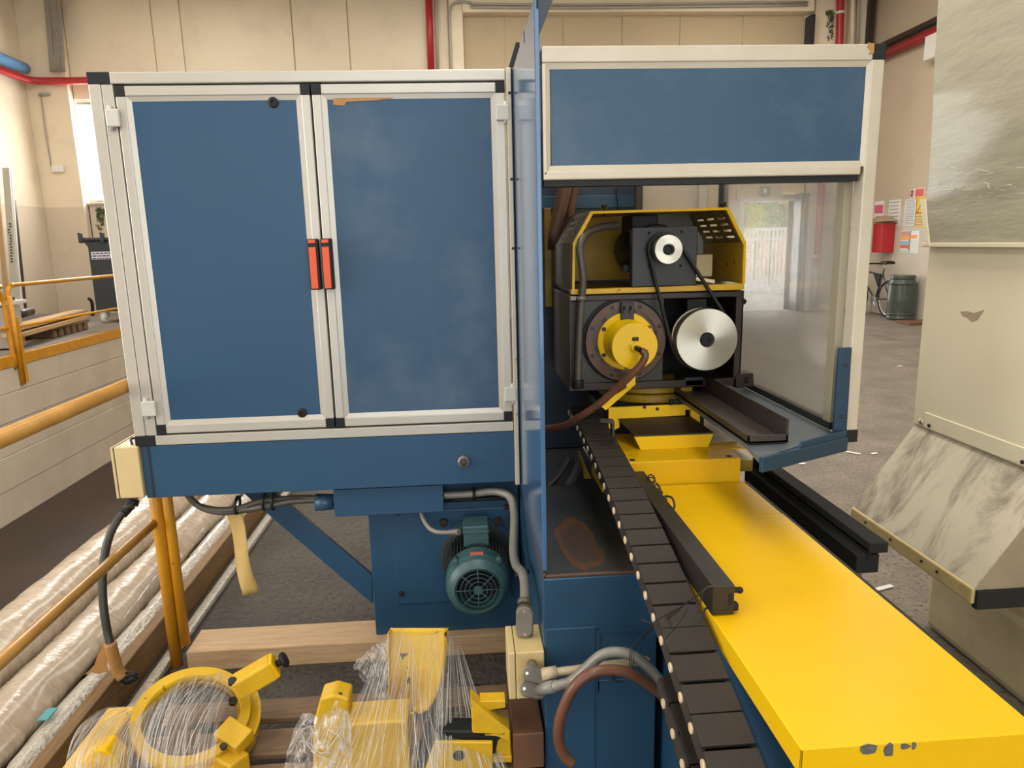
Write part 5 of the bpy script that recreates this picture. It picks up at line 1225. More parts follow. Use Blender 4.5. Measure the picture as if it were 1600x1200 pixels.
# sloping hood: far end at yfar, near end above the frame edge
pl = at(1332, 792, y=yfar); pn = at(1521, 932, x=pl.x)
zl = pl.z; yn_ = pn.y
up = Vector((XC+.01, 0, zcb-.005))
m_h = mat('stained_hood', (.56, .505, .375), .5, c2=(.47, .415, .30), scale=3, amt=.6, bump=.06, bscale=9)
nt = m_h.node_tree; bs = nt.nodes['Principled BSDF']; src = bs.inputs['Base Color'].links[0].from_socket
tc = nt.nodes.new('ShaderNodeTexCoord'); mp = nt.nodes.new('ShaderNodeMapping'); mp.inputs['Scale'].default_value = (1.5, 3.4, 1.5); mp.inputs['Rotation'].default_value = (0, 0, .45); nt.links.new(tc.outputs['Object'], mp.inputs[0])
n = nt.nodes.new('ShaderNodeTexNoise'); n.inputs['Scale'].default_value = 1.6; n.inputs['Detail'].default_value = 11; n.inputs['Roughness'].default_value = .66; n.inputs['Distortion'].default_value = .5; nt.links.new(mp.outputs[0], n.inputs['Vector'])
cr = nt.nodes.new('ShaderNodeValToRGB'); e = cr.color_ramp.elements; e[0].position = .475; e[0].color = (0, 0, 0, 1); e[1].position = .60; e[1].color = (.8, .8, .8, 1); nt.links.new(n.outputs[0], cr.inputs[0])
x = nt.nodes.new('ShaderNodeMix'); x.data_type = 'RGBA'; x.inputs[7].default_value = (.17, .135, .095, 1); nt.links.new(src, x.inputs[6]); nt.links.new(cr.outputs[0], x.inputs[0]); nt.links.new(x.outputs[2], bs.inputs['Base Color'])
dz = .046
sec = [Vector((pl.x, 0, zl)), Vector((XC+.01, 0, zcb)), Vector((XC+.5, 0, zcb)), Vector((XC+.5, 0, zl-dz)), Vector((pl.x+.01, 0, zl-dz))]
hdm = part('hood', MB().prism([v+Vector((0, yn_, 0)) for v in sec], (0, yfar-yn_, 0), .004), m_h, pr_, 'stained sloping hood')
part('hood_lip', MB().box(pl.x-.006, pl.x+.03, yn_, yfar, zl-dz-.004, zl+.001, .006), M['cream_dirty'], hdm)
for px, py in ((1353, 812), (1392, 836), (1440, 878), (1465, 888)):
    q_ = at(px, py, x=pl.x-.006); part('bolt', MB().cyl((pl.x-.006, q_.y, zl-dz*.45), (pl.x-.009, q_.y, zl-dz*.45), .005, n=10), M['bolt'], hdm)
part('hood_end', MB().prism([v+Vector((0, yn_-.002, 0)) for v in (sec[0], sec[1], sec[2], sec[3]+Vector((0, 0, dz)))], (0, .002, 0)), M['machine_side'], hdm)
part('hood_gasket', MB().box(pl.x+.004, XC+.5, yn_-.012, yn_+.01, zl-dz-.016, zl-.004, .002), M['rubber'], hdm)
# flange with bolts where hood meets the column
part('flange_strip', MB().box(XC-.004, XC+.01, yn_-.3, at(1446, 655, x=XC).y, zcb+.006, zcb+.062, .002), M['grey_mach'], pr_)
for px, py, r_ in ((1439, 659, .012), (1452, 665, .007), (1598, 722, .007)):
    q_ = at(px, py, x=XC-.004); part('bolt', MB().lathe([(0, r_), (.004, r_*.9), (.006, r_*.4), (.006, 0)], (XC-.004, q_.y, q_.z), (-1, 0, 0), 16), M['zinc'] if r_ > .01 else M['bolt'], pr_)
# plastic-wrapped head standing proud of the column
xh = XC-.02; qa, qb = at(1447, 384, x=xh), at(1458, 60, x=xh)
zh0 = qa.z; yh = qa.y
wbm = MB()
def fw1(u, v):
    y_ = yh-2.6*u; z_ = zh0+1.5*v
    lean = .045*v
    bulge = noise.noise(Vector((u*5, v*6, 2)))*.006+noise.noise(Vector((u*3+v*2.0, v*26, 7)))*.0022
    return Vector((xh+lean*.2+bulge-.004, y_+.10*v*(1-u), z_))
wbm.grid(fw1, 60, 70)
m_w = mat('plastic_over_greige', (.38, .355, .255), .5, c2=(.31, .285, .195), scale=3, amt=.7, bump=.25, bscale=5, stretch=(1, 1.2, 4), coat=.15)
part('wrapped_head', wbm, m_w, pr_, 'plastic film over the machine head')
part('head_box', MB().box(xh+.012, 2.9, -.5, yh-.06, zh0+.004, 2.95, .006), M['grey_mach'], pr_)
part('head_flange', MB().prism([at(1437, 312, x=xh-.012), at(1445, 312, x=xh-.012), at(1451, 384, x=xh-.012), at(1446, 384, x=xh-.012)], (.03, 0, 0), .001).box(xh-.010, xh+.02, -.2, yh+.01, zh0-.004, zh0+.010, .002), M['grey_mach'], pr_)

cc = MB(); rr = random.Random(8)
for k in range(26):
    px = rr.uniform(1455, 1590); py = rr.choice((262, 270, 283, 290, 292, 296, 300))+rr.uniform(-4, 4)+(px-1450)*.02; ln = rr.uniform(6, 30); sl = rr.uniform(-.12, .2)
    if rr.random() < .25: ln = 4; sl = rr.uniform(-3, 3)
    cc.tube([at(px+ln*t, py+sl*ln*t+rr.uniform(-1, 1), x=xh-.012) for t in (0, .33, .66, 1)], .0011*rr.uniform(.5, 1.3), 4, 2)
part('crease_glint', cc, M['crease_glint'], pr_, kind='stuff')  # pale tubes painted as glints on the folds of the head wrap
cp_m = MB(); cp_m.prism([at(px, py, x=XC-.0008) for px, py in ((1500, 487), (1510, 486), (1522, 489), (1538, 484), (1532, 492), (1527, 500), (1518, 503), (1512, 497), (1504, 494))], (.002, 0, 0))
part('paint_chip', cp_m, mat('chipped_paint_brown', (.40, .31, .20), .6), pr_)

# ================================================================== BACKGROUND, LEFT PLATFORM
XP = PX
def plat(px, py): return at(px, py, z=PZ)
prl = root('platform_railing', 'orange tubular railing along the loading platform edge', 'railing', (XP, 11, PZ))
zr1 = at(100, 438, x=XP).z; zr2 = at(100, 497, x=XP).z
yp0 = at(14, 480, x=XP).y
p = [Vector((XP, yp0, .02)), Vector((XP, yp0, zr1-.16)), Vector((XP, yp0+.04, zr1-.05)), Vector((XP, yp0+.16, zr1)), Vector((XP, yp0+.5, zr1)), Vector((XP, 13.8, zr1))]
part('top_rail', MB().tube(p[1:], .026, 12, 5), M['orange_steel'], prl)
part('middle_rail', MB().cyl((XP, yp0, zr2), (XP, 13.8, zr2), .018, n=12), M['orange_steel'], prl)
part('post', MB().cyl((XP+.02, yp0, .0), (XP+.02, yp0, zr1-.12), .03, n=14).box(XP-.02, XP+.05, yp0+.03, yp0+.08, .02, PZ+.45, .004), M['orange_steel'], prl)
prl2 = root('platform_railing', 'nearer section of orange platform railing at the photo\'s left border', 'railing', (XP, 7, PZ))
p = [Vector((XP, 5.0, zr1)), Vector((XP, yp0-.42, zr1)), Vector((XP, yp0-.2, zr1-.03)), Vector((XP, yp0-.1, zr1-.14)), Vector((XP, yp0-.08, zr1-.3)), Vector((XP, yp0-.07, .2))]
part('top_rail', MB().tube(p, .026, 12, 5), M['orange_steel'], prl2)
part('middle_rail', MB().cyl((XP, 5.0, zr2), (XP, yp0-.07, zr2), .018, n=12), M['orange_steel'], prl2)
# wheelie bin
bw0 = plat(157, 505); yb3 = bw0.y
bn = root('waste_bin', 'anthracite wheeled waste bin with blue-and-white label on the platform', 'bin', (bw0.x+.45, yb3+.3, PZ))
xl = X(151, 490, yb3); zt3 = Z(140, 377, yb3); xl2 = X(137, 385, yb3)
xr3 = xl+1.15
part('body', MB().prism([(xl, yb3, PZ+.2), (xl2+.05, yb3-.10, zt3-.10), (xl2-.02, yb3-.10, zt3), (xr3+.12, yb3-.10, zt3), (xr3+.05, yb3-.10, zt3-.1), (xr3, yb3, PZ+.2)], (0, .8, 0), .01), M['bin'], bn)
part('lid', MB().box(xl2-.04, xr3+.14, yb3-.14, yb3+.75, zt3+.002, zt3+.06, .02), M['bin'], bn)
for xx in (xl2-.05, xl2+.30): part('lid_handle', MB().box(xx, xx+.05, yb3-.18, yb3-.10, zt3-.03, zt3+.14, .01), M['bin'], bn)
lb = part('label', MB().box(X(144, 400, yb3-.07), X(175, 400, yb3-.07), yb3-.098, yb3-.07, Z(150, 405.5, yb3-.07), Z(150, 393.5, yb3-.07)), M['white'], bn, 'blue and white label')
b = MB(); rr = random.Random(5)
for py in (396, 400, 404):
    xx = X(146, py, yb3-.07)
    while xx < X(174, py, yb3-.07):
        wd = rr.uniform(.02, .06); b.box(xx, xx+wd, yb3-.102, yb3-.097, Z(150, py+.9, yb3-.07), Z(150, py-.9, yb3-.07)); xx += wd+.014
part('label_text', b, mat('blue_print', (.06, .08, .28), .5), lb, kind='stuff')
for xx in (bw0.x+.04, bw0.x+.95): part('caster', MB().cyl((xx-.03, yb3+.1, PZ+.09), (xx+.03, yb3+.1, PZ+.09), .09, n=24, bev=.01).box(xx-.05, xx+.05, yb3+.04, yb3+.2, PZ+.09, PZ+.2, .01), M['white'], bn, 'white castor')
# boards and planks on the platform
pk = plat(30, 528)
pp = root('plank_pallet', 'low pallet with scalloped bearers under the planks on the platform', 'pallet', (pk.x-.2, pk.y+1.5, PZ))
ang = math.radians(-5)
def pbox(mb, cx, cy, lx, ly, z0, z1, bev=.006, rz=0): return mb.box(-lx/2, lx/2, -ly/2, ly/2, z0, z1, bev, Matrix.Translation((cx, cy, 0)) @ Matrix.Rotation(rz, 4, 'Z'))
e0, e1 = at(28, 523, z=PZ+.20), at(135, 494, z=PZ+.20); md_ = (e0+e1)/2; L_ = (e1-e0).length; rz = math.atan2((e1-e0).y, (e1-e0).x)-PI/2
f0, f1 = plat(70, 530), plat(130, 515); mdf = (f0+f1)/2; Lf = (f1-f0).length; rzf = math.atan2((f1-f0).y, (f1-f0).x)-PI/2
part('deck', pbox(MB(), mdf.x-.35, mdf.y, .9, Lf, PZ+.12, PZ+.16, .006, rzf), M['pallet'], pp)
for k in range(6):
    q_ = f0.lerp(f1, (k+.5)/6); part('bearer', pbox(MB(), q_.x-.3, q_.y, .8, Lf/11, PZ, PZ+.12, .02, rzf), M['pallet'], pp)
for k, (dx, dz, m_, lab) in enumerate(((.0, .16, 'wood_light', 'lower pale plank at the front of the platform stack'), (-.02, .245, 'wood_light', 'upper pale plank at the front of the platform stack'), (-.34, .17, 'wood_light', 'pale plank at the back of the platform stack'))):
    single('plank', pbox(MB(), md_.x+dx-.08, md_.y+.02*k, .22, L_, PZ+dz, PZ+dz+.06, .006, rz), M[m_], lab, 'plank', (md_.x+dx-.08, md_.y, PZ+dz), 'planks on the platform')
single('brown_sheet', pbox(MB(), md_.x-.75, md_.y+.3, .75, L_*.8, PZ+.22, PZ+.25, .004, rz), M['trough'], 'dark brown sheet lying behind the pale planks on the platform', 'sheet', (md_.x-.7, md_.y, PZ+.22))
q_ = plat(20, 500); single('fallen_tube', MB().cyl(at(22, 493, z=PZ+.38), at(48, 486, z=PZ+.38), .06, n=14), M['brown_cast'], 'dark tube lying across the sheets by the leaning boards', 'tube')
# leaning boards against the left wall
yl_ = 12.6
for k, (pa, pb, wd, m_, lab) in enumerate((((3, 262), (20, 490), 10, 'board', 'widest pale board leaning against the left wall, dark speckles along it'), ((13, 262), (30, 490), 4, 'offwhite', 'narrow off-white board leaning beside the widest pale board'), ((20, 312), (38, 488), 3, 'trough', 'thin dark lath leaning right of the pale boards'), ((-9, 300), (8, 492), 7, 'timber', 'brown board leaning at the photo\'s left border'))):
    b = MB(); yy = 12.3+.12*k
    T0, B0 = at(*pa, y=yy+.25), at(*pb, y=yy); wv = Vector((wd*yy/1124, 0, 0))
    b.prism([B0, B0+wv, T0+wv, T0], (0, .035, 0), .004); o = single('leaning_board', b, M[m_], lab, 'board', B0)
    if k == 0:
        mk_ = MB(); rr = random.Random(2)
        for j in range(14):
            t = .62-.02*j; q_ = T0.lerp(B0, 1-t)+wv*rr.uniform(.35, .6); mk_.box(q_.x-.012, q_.x+.012, q_.y-.010, q_.y+.002, q_.z-.014, q_.z+.010)
        part('printed_marks', mk_, M['charcoal'], o, kind='stuff')
ct = root('platform_cart', 'grey metal cart at the left border behind the railing', 'cart', plat(-4, 545))
c0 = plat(-6, 548); part('body', MB().box(c0.x-.8, X(11, 520, c0.y), c0.y, c0.y+.35, PZ+.02, Z(5, 480, c0.y), .01), M['greypipe'], ct)
part('shelf_edge', MB().box(c0.x-.8, X(5, 480, c0.y), c0.y-.02, c0.y+.5, Z(5, 478, c0.y), Z(5, 472, c0.y), .006), M['white'], ct)
part('green_pad', MB().box(c0.x-.3, X(2, 480, c0.y), c0.y+.05, c0.y+.3, Z(5, 472, c0.y), Z(5, 466, c0.y), .006), M['green_sign'], ct)
# left wall services
xlw = LW+.04
zb1, zr_ = at(40, 107, x=xlw+.1).z, at(40, 123, x=xlw+.1).z
single('blue_pipe', MB().cyl((xlw+.1, -3, zb1), (xlw+.1, BW-.35, zb1), .095, n=18).sphere((xlw+.1, BW-.35, zb1), .095), M['bluepipe'], 'thick blue pipe along the left wall above the red pipe', 'pipe', (xlw+.1, 6, zb1))
zr_ = at(72, 136, x=xlw+.12).z
single('red_pipe', MB().tube([(xlw+.12, -3, zr_), (xlw+.12, BW-.4, zr_), (xlw+.25, BW-.27, zr_), (xlw+.5, BW-.25, zr_), (-5, BW-.25, zr_)], .065, 14, 1), M['red'], 'red pipe below the blue pipe, turning along the back wall', 'pipe', (xlw+.1, 6, zr_))
b = MB(); rr = random.Random(11)
for k in range(12):
    px = 74+k*2.0; b.tube([at(px-6+rr.uniform(-1, 1), -30, y=BW-.26), at(px+rr.uniform(-1.5, 1.5), 40, y=BW-.26), at(px+5+rr.uniform(-1, 1), 112, y=BW-.26)], .022, 7, 4)
single('cable_bundle', b, M['cables'], 'bundle of grey cables hanging down the back corner above the blue pipe', 'cables', at(90, 112, y=BW-.26), kind='stuff')
b = MB(); c = at(92, 264, y=BW-.16-.02); b.box(c.x-.11, c.x+.10, c.y-.06, c.y+.02, c.z-.06, c.z+.06, .008)
so = single('socket_box', b, M['white'], 'white socket box on the corner pilaster left of the bright window', 'socket')
b = MB(); b.tube([at(64, 150, y=BW-.18), at(70, 200, y=BW-.18), at(80, 262, y=BW-.18)], .012, 8, 3); b.tube([at(61, 148, y=BW-.18), at(78, 147, y=BW-.18)], .03, 8, 1)
single('wall_conduit', b, M['greypipe'], 'thin grey conduit running down to the white socket box', 'conduit')
b = MB(); b.tube([at(114, 330, y=BW-.03), at(118, 390, y=BW-.03), at(124, 430, y=BW-.03), at(127, 462, y=BW-.03)], .02, 8, 4); b.sphere(at(119, 424, y=BW-.05), .11, (.6, .4, 1.6), 12)
single('black_cable', b, M['black'], 'black cable coil hanging on the back wall beside the waste bin', 'cable')
b = MB(); b.tube([at(138, 466, y=BW-.5), at(144, 474, y=BW-.5), at(145, 505, y=BW-.5)], .03, 8, 4)
single('bent_hose', b, M['black'], 'bent dark hose standing beside the waste bin', 'hose')
def moss(px0, px1, py0, py1, y, n, label, seed):
    b = bmesh.new(); rr = random.Random(seed)
    for k in range(n):
        t = rr.random()**1.6; p = at(px0+(px1-px0)*rr.random(), py0+(py1-py0)*t, y=y); s_ = rr.uniform(.02, .05)*(1.2-t*.6)
        b.faces.new([b.verts.new(p+Vector((rr.uniform(-s_, s_), rr.uniform(-.03, .0), rr.uniform(-s_*1.6, s_)))) for _ in range(3)])
    mb = MB(); mb._add(b); single('moss', mb, M['moss'], label, 'moss', kind='stuff')
M['moss'] = mat('dark_wall_moss', (.055, .06, .03), .9, c2=(.12, .14, .05), scale=9, amt=.8)
moss(114, 136, 326, 372, BW-.004, 260, 'dark moss growing on the wall below the bright window', 4)
moss(152, 163, 326, 362, BW-.004, 160, 'green moss streak at the window corner behind the cabinet frame', 5)
moss(1292, 1301, 18, 62, BW-.105, 140, 'green moss hanging on the pilaster left of the red riser', 6)
hole = at(27, 27, x=LW); part('anchor_hole', MB().cyl((LW-.001, hole.y, hole.z), (LW+.004, hole.y, hole.z), .05, n=16), M['dark'], bpy.data.objects['wall_left'])
# back wall services
b = MB().cyl(at(668.5, -40, y=BW-.12), at(674, 120, y=BW-.12), .066, n=16); single('red_pipe', b, M['red'], 'vertical red pipe on the back wall above the cabinet', 'pipe')
b = MB().cyl(at(680, -40, y=BW-.1), at(684.5, 120, y=BW-.1), .028, n=12); single('grey_pipe', b, M['greypipe'], 'thin grey pipe right beside the vertical red pipe above the cabinet', 'pipe')
b = MB().tube([at(735, 4, y=BW-.26), at(714, 3, y=BW-.2), at(704, 12, y=BW-.17), at(703, 40, y=BW-.17), at(706, 120, y=BW-.17)], .025, 10, 4); single('bent_conduit', b, M['greypipe'], 'bent conduit turning down beside the recessed door bay', 'conduit')
for k, (py0, py1, r) in enumerate(((6, 3, .022), (11, 8, .022))):
    b = MB().tube([at(735, py0, y=BW-.26), at(900, py0+1.5, y=BW-.26), at(1100, (py0+py1)/2+.5, y=BW-.26), at(1262, py1, y=BW-.26)], r, 8, 3)
    single('lintel_pipe', b, M['greypipe'], ('upper' if k == 0 else 'lower')+' thin pipe along the lintel of the recessed bay', 'pipe')
b = MB().tube([at(1314, -40, y=BW-.2), at(1312, 60, y=BW-.2), at(1309, 85, y=BW-.2), at(1290, 150, y=BW-.2), at(1286, 200, y=BW-.2), at(1284, 278, y=BW-.2), at(1279, 372, y=BW-.2), at(1275, 415, y=BW-.2)], .072, 14, 3)
rp_ = root('fire_riser', 'red riser pipe on the right end of the back wall', 'pipe', at(1272, 470, y=BW-.2)); part('pipe', b, M['red'], rp_)
part('lower_pipe', MB().cyl(at(1275, 414, y=BW-.2), at(1271, 480, y=BW-.2), .072, n=14), M['greypipe'], rp_)
part('clamp', MB().cyl(at(1274.5, 398, y=BW-.2), at(1274, 402, y=BW-.2), .085, n=14), M['white'], rp_)
part('clamp', MB().cyl(at(1313, 18, y=BW-.2), at(1312.8, 22, y=BW-.2), .085, n=14), M['white'], rp_)
single('cross_pipe', MB().cyl(at(1284, 358, y=BW-.2), at(1345, 357, y=BW-.2), .03, n=10), M['greypipe'], 'horizontal grey pipe right of the red riser seen through the hazy window', 'pipe')
for k, px in enumerate((1333, 1342)):
    single('grey_pipe', MB().cyl(at(px, -40, y=BW-.14), at(px-2, 70, y=BW-.14), .03 if k else .045, n=10), M['greypipe'] if k else M['wall'], ('thin grey pipe' if k else 'thicker beige pipe')+' at the upper right corner of the hall', 'pipe')
single('door_track', MB().box(bx_(1256), bx_(1262), BW-.28, BW-.02, 0, Z(1258, 22, BW-.28)), M['charcoal'], 'dark vertical track at the right end of the recessed bay', 'track')
single('corner_duct', MB().box(X(1353, 40, BW-.1), X(1361, 40, BW-.1), BW-.20, BW-.10, 2.5, CZ-.02), M['brown_cast'], 'dark brown strip in the upper right back corner', 'trim')
# right wall services
xrw = RW-.08
z1_ = at(1420, 69, x=xrw).z; z2_ = at(1420, 51, x=xrw).z
single('red_pipe', MB().cyl((xrw-.02, 2, z1_), (xrw-.02, BW-.26, z1_), .085, n=16), M['red'], 'red pipe along the right wall below a dark cable tray', 'pipe')
single('cable_tray', MB().box(xrw-.06, RW-.005, 2, BW-.05, z2_-.06, z2_+.03, .005), M['brown_cast'], 'dark cable tray along the right wall above the red pipe', 'tray')
q_ = at(1459, 72, x=xrw); single('wall_lamp', MB().box(xrw-.1, RW-.005, q_.y-.6, at(1452, 75, x=xrw).y, q_.z-.22, q_.z+.18, .02), M['white'], 'white box lamp hanging under the red pipe on the right wall', 'lamp')
# papers on the right wall
def wallrect(px0, py0, px1, py1, t=.004):
    """a flat sheet on the right wall with these picture corners"""
    a, c = at(px0, py0, x=RW-.001), at(px1, py1, x=RW-.001); return (min(a.y, c.y), max(a.y, c.y), min(a.z, c.z), max(a.z, c.z))
def paper(px0, py0, px1, py1, label, bandc=None, lines=0, hdr=None):
    y0, y1, z0, z1 = wallrect(px0, py0, px1, py1); r = root('wall_notice', label, 'notice', (RW-.004, (y0+y1)/2, z0), None)
    part('sheet', MB().box(RW-.006, RW-.001, y0, y1, z0, z1), M['white'] if bandc is None else bandc, r)
    return r, y0, y1, z0, z1
ink = mat('grey_ink', (.30, .30, .32), .6); pink = mat('pink_print', (.62, .12, .22), .6); yel = mat('yellow_notice', (.78, .48, .03), .5); org = mat('orange_print', (.85, .36, .12), .6); blu = mat('blue_notice_print', (.22, .45, .58), .6); redp = mat('red_notice_print', (.66, .12, .10), .6); grn = mat('pale_green_print', (.48, .60, .46), .6)
def strips(r, y0, y1, z0, z1, n, m, seed, fill=.5):
    b = MB(); rr = random.Random(seed)
    for k in range(n):
        zc = z1-(z1-z0)*(k+.7)/(n+.6); h = (z1-z0)/(n+.6)*fill*.5; ya = y0+(y1-y0)*(.08+.1*rr.random()); yb_2 = y1-(y1-y0)*.08
        b.box(RW-.0085, RW-.005, ya, yb_2, zc-h, zc+h)
    part('print', b, m, r, kind='stuff')
r, y0, y1, z0, z1 = paper(1367, 315, 1380, 341, 'white notice with pink print above the red box', None)
part('print', MB().box(RW-.009, RW-.005, y0+.02, y1-.02, z0+(z1-z0)*.30, z0+(z1-z0)*.78), pink, r)
r, y0, y1, z0, z1 = paper(1390, 313, 1405, 354, 'white diagram sheet right of the pink notice'); strips(r, y0, y1, z0, z1, 7, ink, 1, .25)
r, y0, y1, z0, z1 = paper(1415, 312, 1430, 352, 'white text sheet left of the yellow notice'); strips(r, y0, y1, z0, z1, 14, ink, 2, .4)
r, y0, y1, z0, z1 = paper(1433, 308, 1443, 354, 'yellow warning notice with black triangle', yel)
part('triangle', MB().prism([(RW-.008, y0+.02, z0+(z1-z0)*.45), (RW-.008, y1-.02, z0+(z1-z0)*.45), (RW-.008, (y0+y1)/2, z0+(z1-z0)*.75)], (.002, 0, 0)), M['charcoal'], r)
part('triangle_inset', MB().prism([(RW-.0095, y0+.06, z0+(z1-z0)*.475), (RW-.0095, y1-.06, z0+(z1-z0)*.475), (RW-.0095, (y0+y1)/2, z0+(z1-z0)*.69)], (.002, 0, 0)), yel, r)
strips(r, y0, y1, z0, z0+(z1-z0)*.4, 4, ink, 3, .4)
r, y0, y1, z0, z1 = paper(1423, 296, 1444, 307, 'red and white prohibition sign above the text sheet')
ym = y1-(y1-y0)*.33
part('red_field', MB().box(RW-.009, RW-.005, y0+.01, ym-.02, z0+.01, z1-.01), redp, r)
strips(r, y0+.03, ym-.04, z0+.03, z1-.02, 2, M['white'], 5, .25)
part('prohibition_ring', MB().ring((RW-.006, (ym+y1)/2+.01, (z0+z1)/2), (-1, 0, 0), (z1-z0)*.44, (z1-z0)*.32, .004, 24), redp, r)
part('prohibition_bar', MB().box(RW-.010, RW-.006, (ym+y1)/2-.01, (ym+y1)/2+.03, (z0+z1)/2-.05, (z0+z1)/2+.05), M['charcoal'], r)
r, y0, y1, z0, z1 = paper(1409, 361, 1421, 396, 'leaflet with orange blue and red bands')
for f0_, f1_, m_ in ((.80, .98, redp if False else mat('dull_pink_print', (.55, .28, .26), .6)), (.60, .79, org), (.40, .55, blu), (.22, .38, redp), (.02, .16, grn)):
    part('print_band', MB().box(RW-.009, RW-.005, y0+.01, y1-.01, z0+(z1-z0)*f0_, z0+(z1-z0)*f1_), m_, r)
r, y0, y1, z0, z1 = paper(1422, 361, 1434, 396, 'white leaflet with small orange picture')
part('print', MB().box(RW-.009, RW-.005, y0+.05, y1-.05, z0+(z1-z0)*.66, z0+(z1-z0)*.82), org, r); strips(r, y0, y1, z0, z0+(z1-z0)*.6, 6, grn, 9, .35)
# red extinguisher box with cardboard on top
y0, y1, z0, z1 = wallrect(1361, 350, 1381, 394)
xb_ = RW-.26
rb = root('extinguisher_box', 'red fire box on the right wall with cardboard folded on top', 'box', (RW-.13, (y0+y1)/2, z0))
ya_, yb4 = at(1378, 370, x=xb_).y, at(1363, 370, x=xb_).y
part('body', MB().box(xb_, RW-.002, ya_, yb4, z0, z1, .01), M['red'], rb)
part('cardboard_top', MB().prism([(xb_-.05, ya_-.12, z1+.03), (xb_-.05, (ya_+yb4)/2, z1+.14), (xb_-.05, yb4+.06, z1+.01)], (.28, 0, 0), .004), M['box_card'], rb, 'brown cardboard')
# bicycle along the right wall
def bicycle():
    xk = RW-.28
    yw = at(1386, 494, x=xk).y; r = .33
    bk = root('bicycle', 'black bicycle leaning at the right wall behind the barrel', 'bicycle', (xk, yw+.5, 0))
    y2 = yw+1.05
    for k, yy in enumerate((yw, y2)):
        whl = part('wheel', MB().tube([(xk, yy+r*math.cos(a_*PI/16), r+.01+r*math.sin(a_*PI/16)) for a_ in range(33)], .02, 8, 1), M['tyre'], bk)
        part('rim', MB().tube([(xk, yy+(r-.03)*math.cos(a_*PI/16), r+.01+(r-.03)*math.sin(a_*PI/16)) for a_ in range(33)], .008, 6, 1), M['chrome'], whl)
        s_ = MB()
        for j in range(14):
            a_ = j*2*PI/14; s_.tube([(xk, yy, r+.01), (xk, yy+(r-.03)*math.cos(a_), r+.01+(r-.03)*math.sin(a_))], .0025, 4, 1)
        part('spokes', s_, M['chrome'], whl, kind='stuff')
    A = Vector((xk, yw, .35)); Bb = Vector((xk, yw+.43, .30)); S_ = Vector((xk, yw+.22, .86)); Hh = Vector((xk, y2-.14, .84)); Hl = Vector((xk, y2-.10, .70)); Fw = Vector((xk, y2, .35))
    fr_ = MB()
    for p_, q_, rr_ in ((A, Bb, .012), (A, S_-Vector((0, -.02, .05)), .010), (Bb, S_, .017), (S_-Vector((0, -.03, .08)), Hh, .016), (Bb, Hl, .019), (Hl, Hh, .02), (Hl, Fw, .014)): fr_.cyl(p_, q_, rr_, n=10)
    part('frame', fr_, M['bikeframe'], bk)
    part('bag', MB().prism([(xk-.03, yw+.27, .80), (xk-.03, yw+.52, .80), (xk-.03, yw+.34, .55)], (.06, 0, 0), .008), M['black'], bk, 'black frame bag')
    st_ = part('seat_post', MB().cyl(S_, S_+(S_-Bb).normalized()*.14, .012, n=10), M['chrome'], bk)
    tp = S_+(S_-Bb).normalized()*.14
    part('saddle', MB().prism([(xk-.09, tp.y-.16, tp.z+.0), (xk+.09, tp.y-.16, tp.z+.0), (xk+.085, tp.y-.02, tp.z+.02), (xk+.02, tp.y+.14, tp.z), (xk-.02, tp.y+.14, tp.z), (xk-.085, tp.y-.02, tp.z+.02)], (0, 0, .05), .015), M['black'], bk)
    part('handlebar', MB().tube([(xk-.26, y2-.36, .98), (xk-.24, y2-.22, .98), (xk-.1, y2-.16, .98), (xk+.1, y2-.16, .98), (xk+.24, y2-.22, .98), (xk+.26, y2-.36, .98)], .014, 8, 3).cyl(Hh, Hh+Vector((0, -.03, .14)), .014, n=8), M['black'], bk)
    part('crank', MB().cyl(Bb-Vector((.05, 0, 0)), Bb-Vector((.04, 0, 0)), .09, n=24).cyl(Bb-Vector((.06, 0, 0)), Bb+Vector((-.06, -.12, -.12)), .010, n=8), M['chrome'], bk)
    part('mudguard', MB().tube([(xk, yw+(r+.035)*math.cos(a_), r+.01+(r+.035)*math.sin(a_)) for a_ in [math.radians(d_) for d_ in range(40, 200, 16)]], .014, 6, 2), M['chrome'], bk)
bicycle()
# barrel
yb5 = 11.6; bc = at(1406, 499, z=0)
xbr = X(1408, 470, bc.y); rbr = 21.5*bc.y/1124/1.0
hbr = Z(1408, 430, bc.y)
ba = root('barrel', 'dark grey-green barrel wrapped in film in front of the bicycle', 'barrel', (xbr, bc.y, 0))
part('body', MB().lathe([(0, rbr*.90), (.03, rbr*.98), (.10, rbr*.95), (hbr*.45, rbr), (hbr*.82, rbr*.97), (hbr*.90, rbr*.86), (hbr*.93, rbr*.78)], (xbr, bc.y, 0), (0, 0, 1), 40), M['barrel'], ba)
part('lid', MB().lathe([(hbr*.92, rbr*.80), (hbr*.93, rbr*.88), (hbr*.98, rbr*.88), (hbr, rbr*.84)], (xbr, bc.y, 0), (0, 0, 1), 40), M['barrel'], ba)
for hh in (.12, .80): part('hoop', MB().ring((xbr, bc.y, hbr*hh), (0, 0, 1), rbr*1.02, rbr*.93, .03, 40), M['barrel'], ba)
single('bottle', MB().lathe([(0, .05), (.25, .05), (.30, .02), (.34, .02), (.34, 0)], at(1357, 490, z=0)+Vector((0, 0, 0)), (0, 0, 1), 16), M['glass'], 'clear plastic bottle on the floor beside the guard post', 'bottle')
pq = at(1418, 503, z=.0)
single('floor_board', MB().box(pq.x-.28, pq.x+.5, pq.y-.5, pq.y-.1, .0, .05, .006), M['rust_plate'], 'reddish board on the floor in front of the barrel', 'board')
rr = random.Random(17)
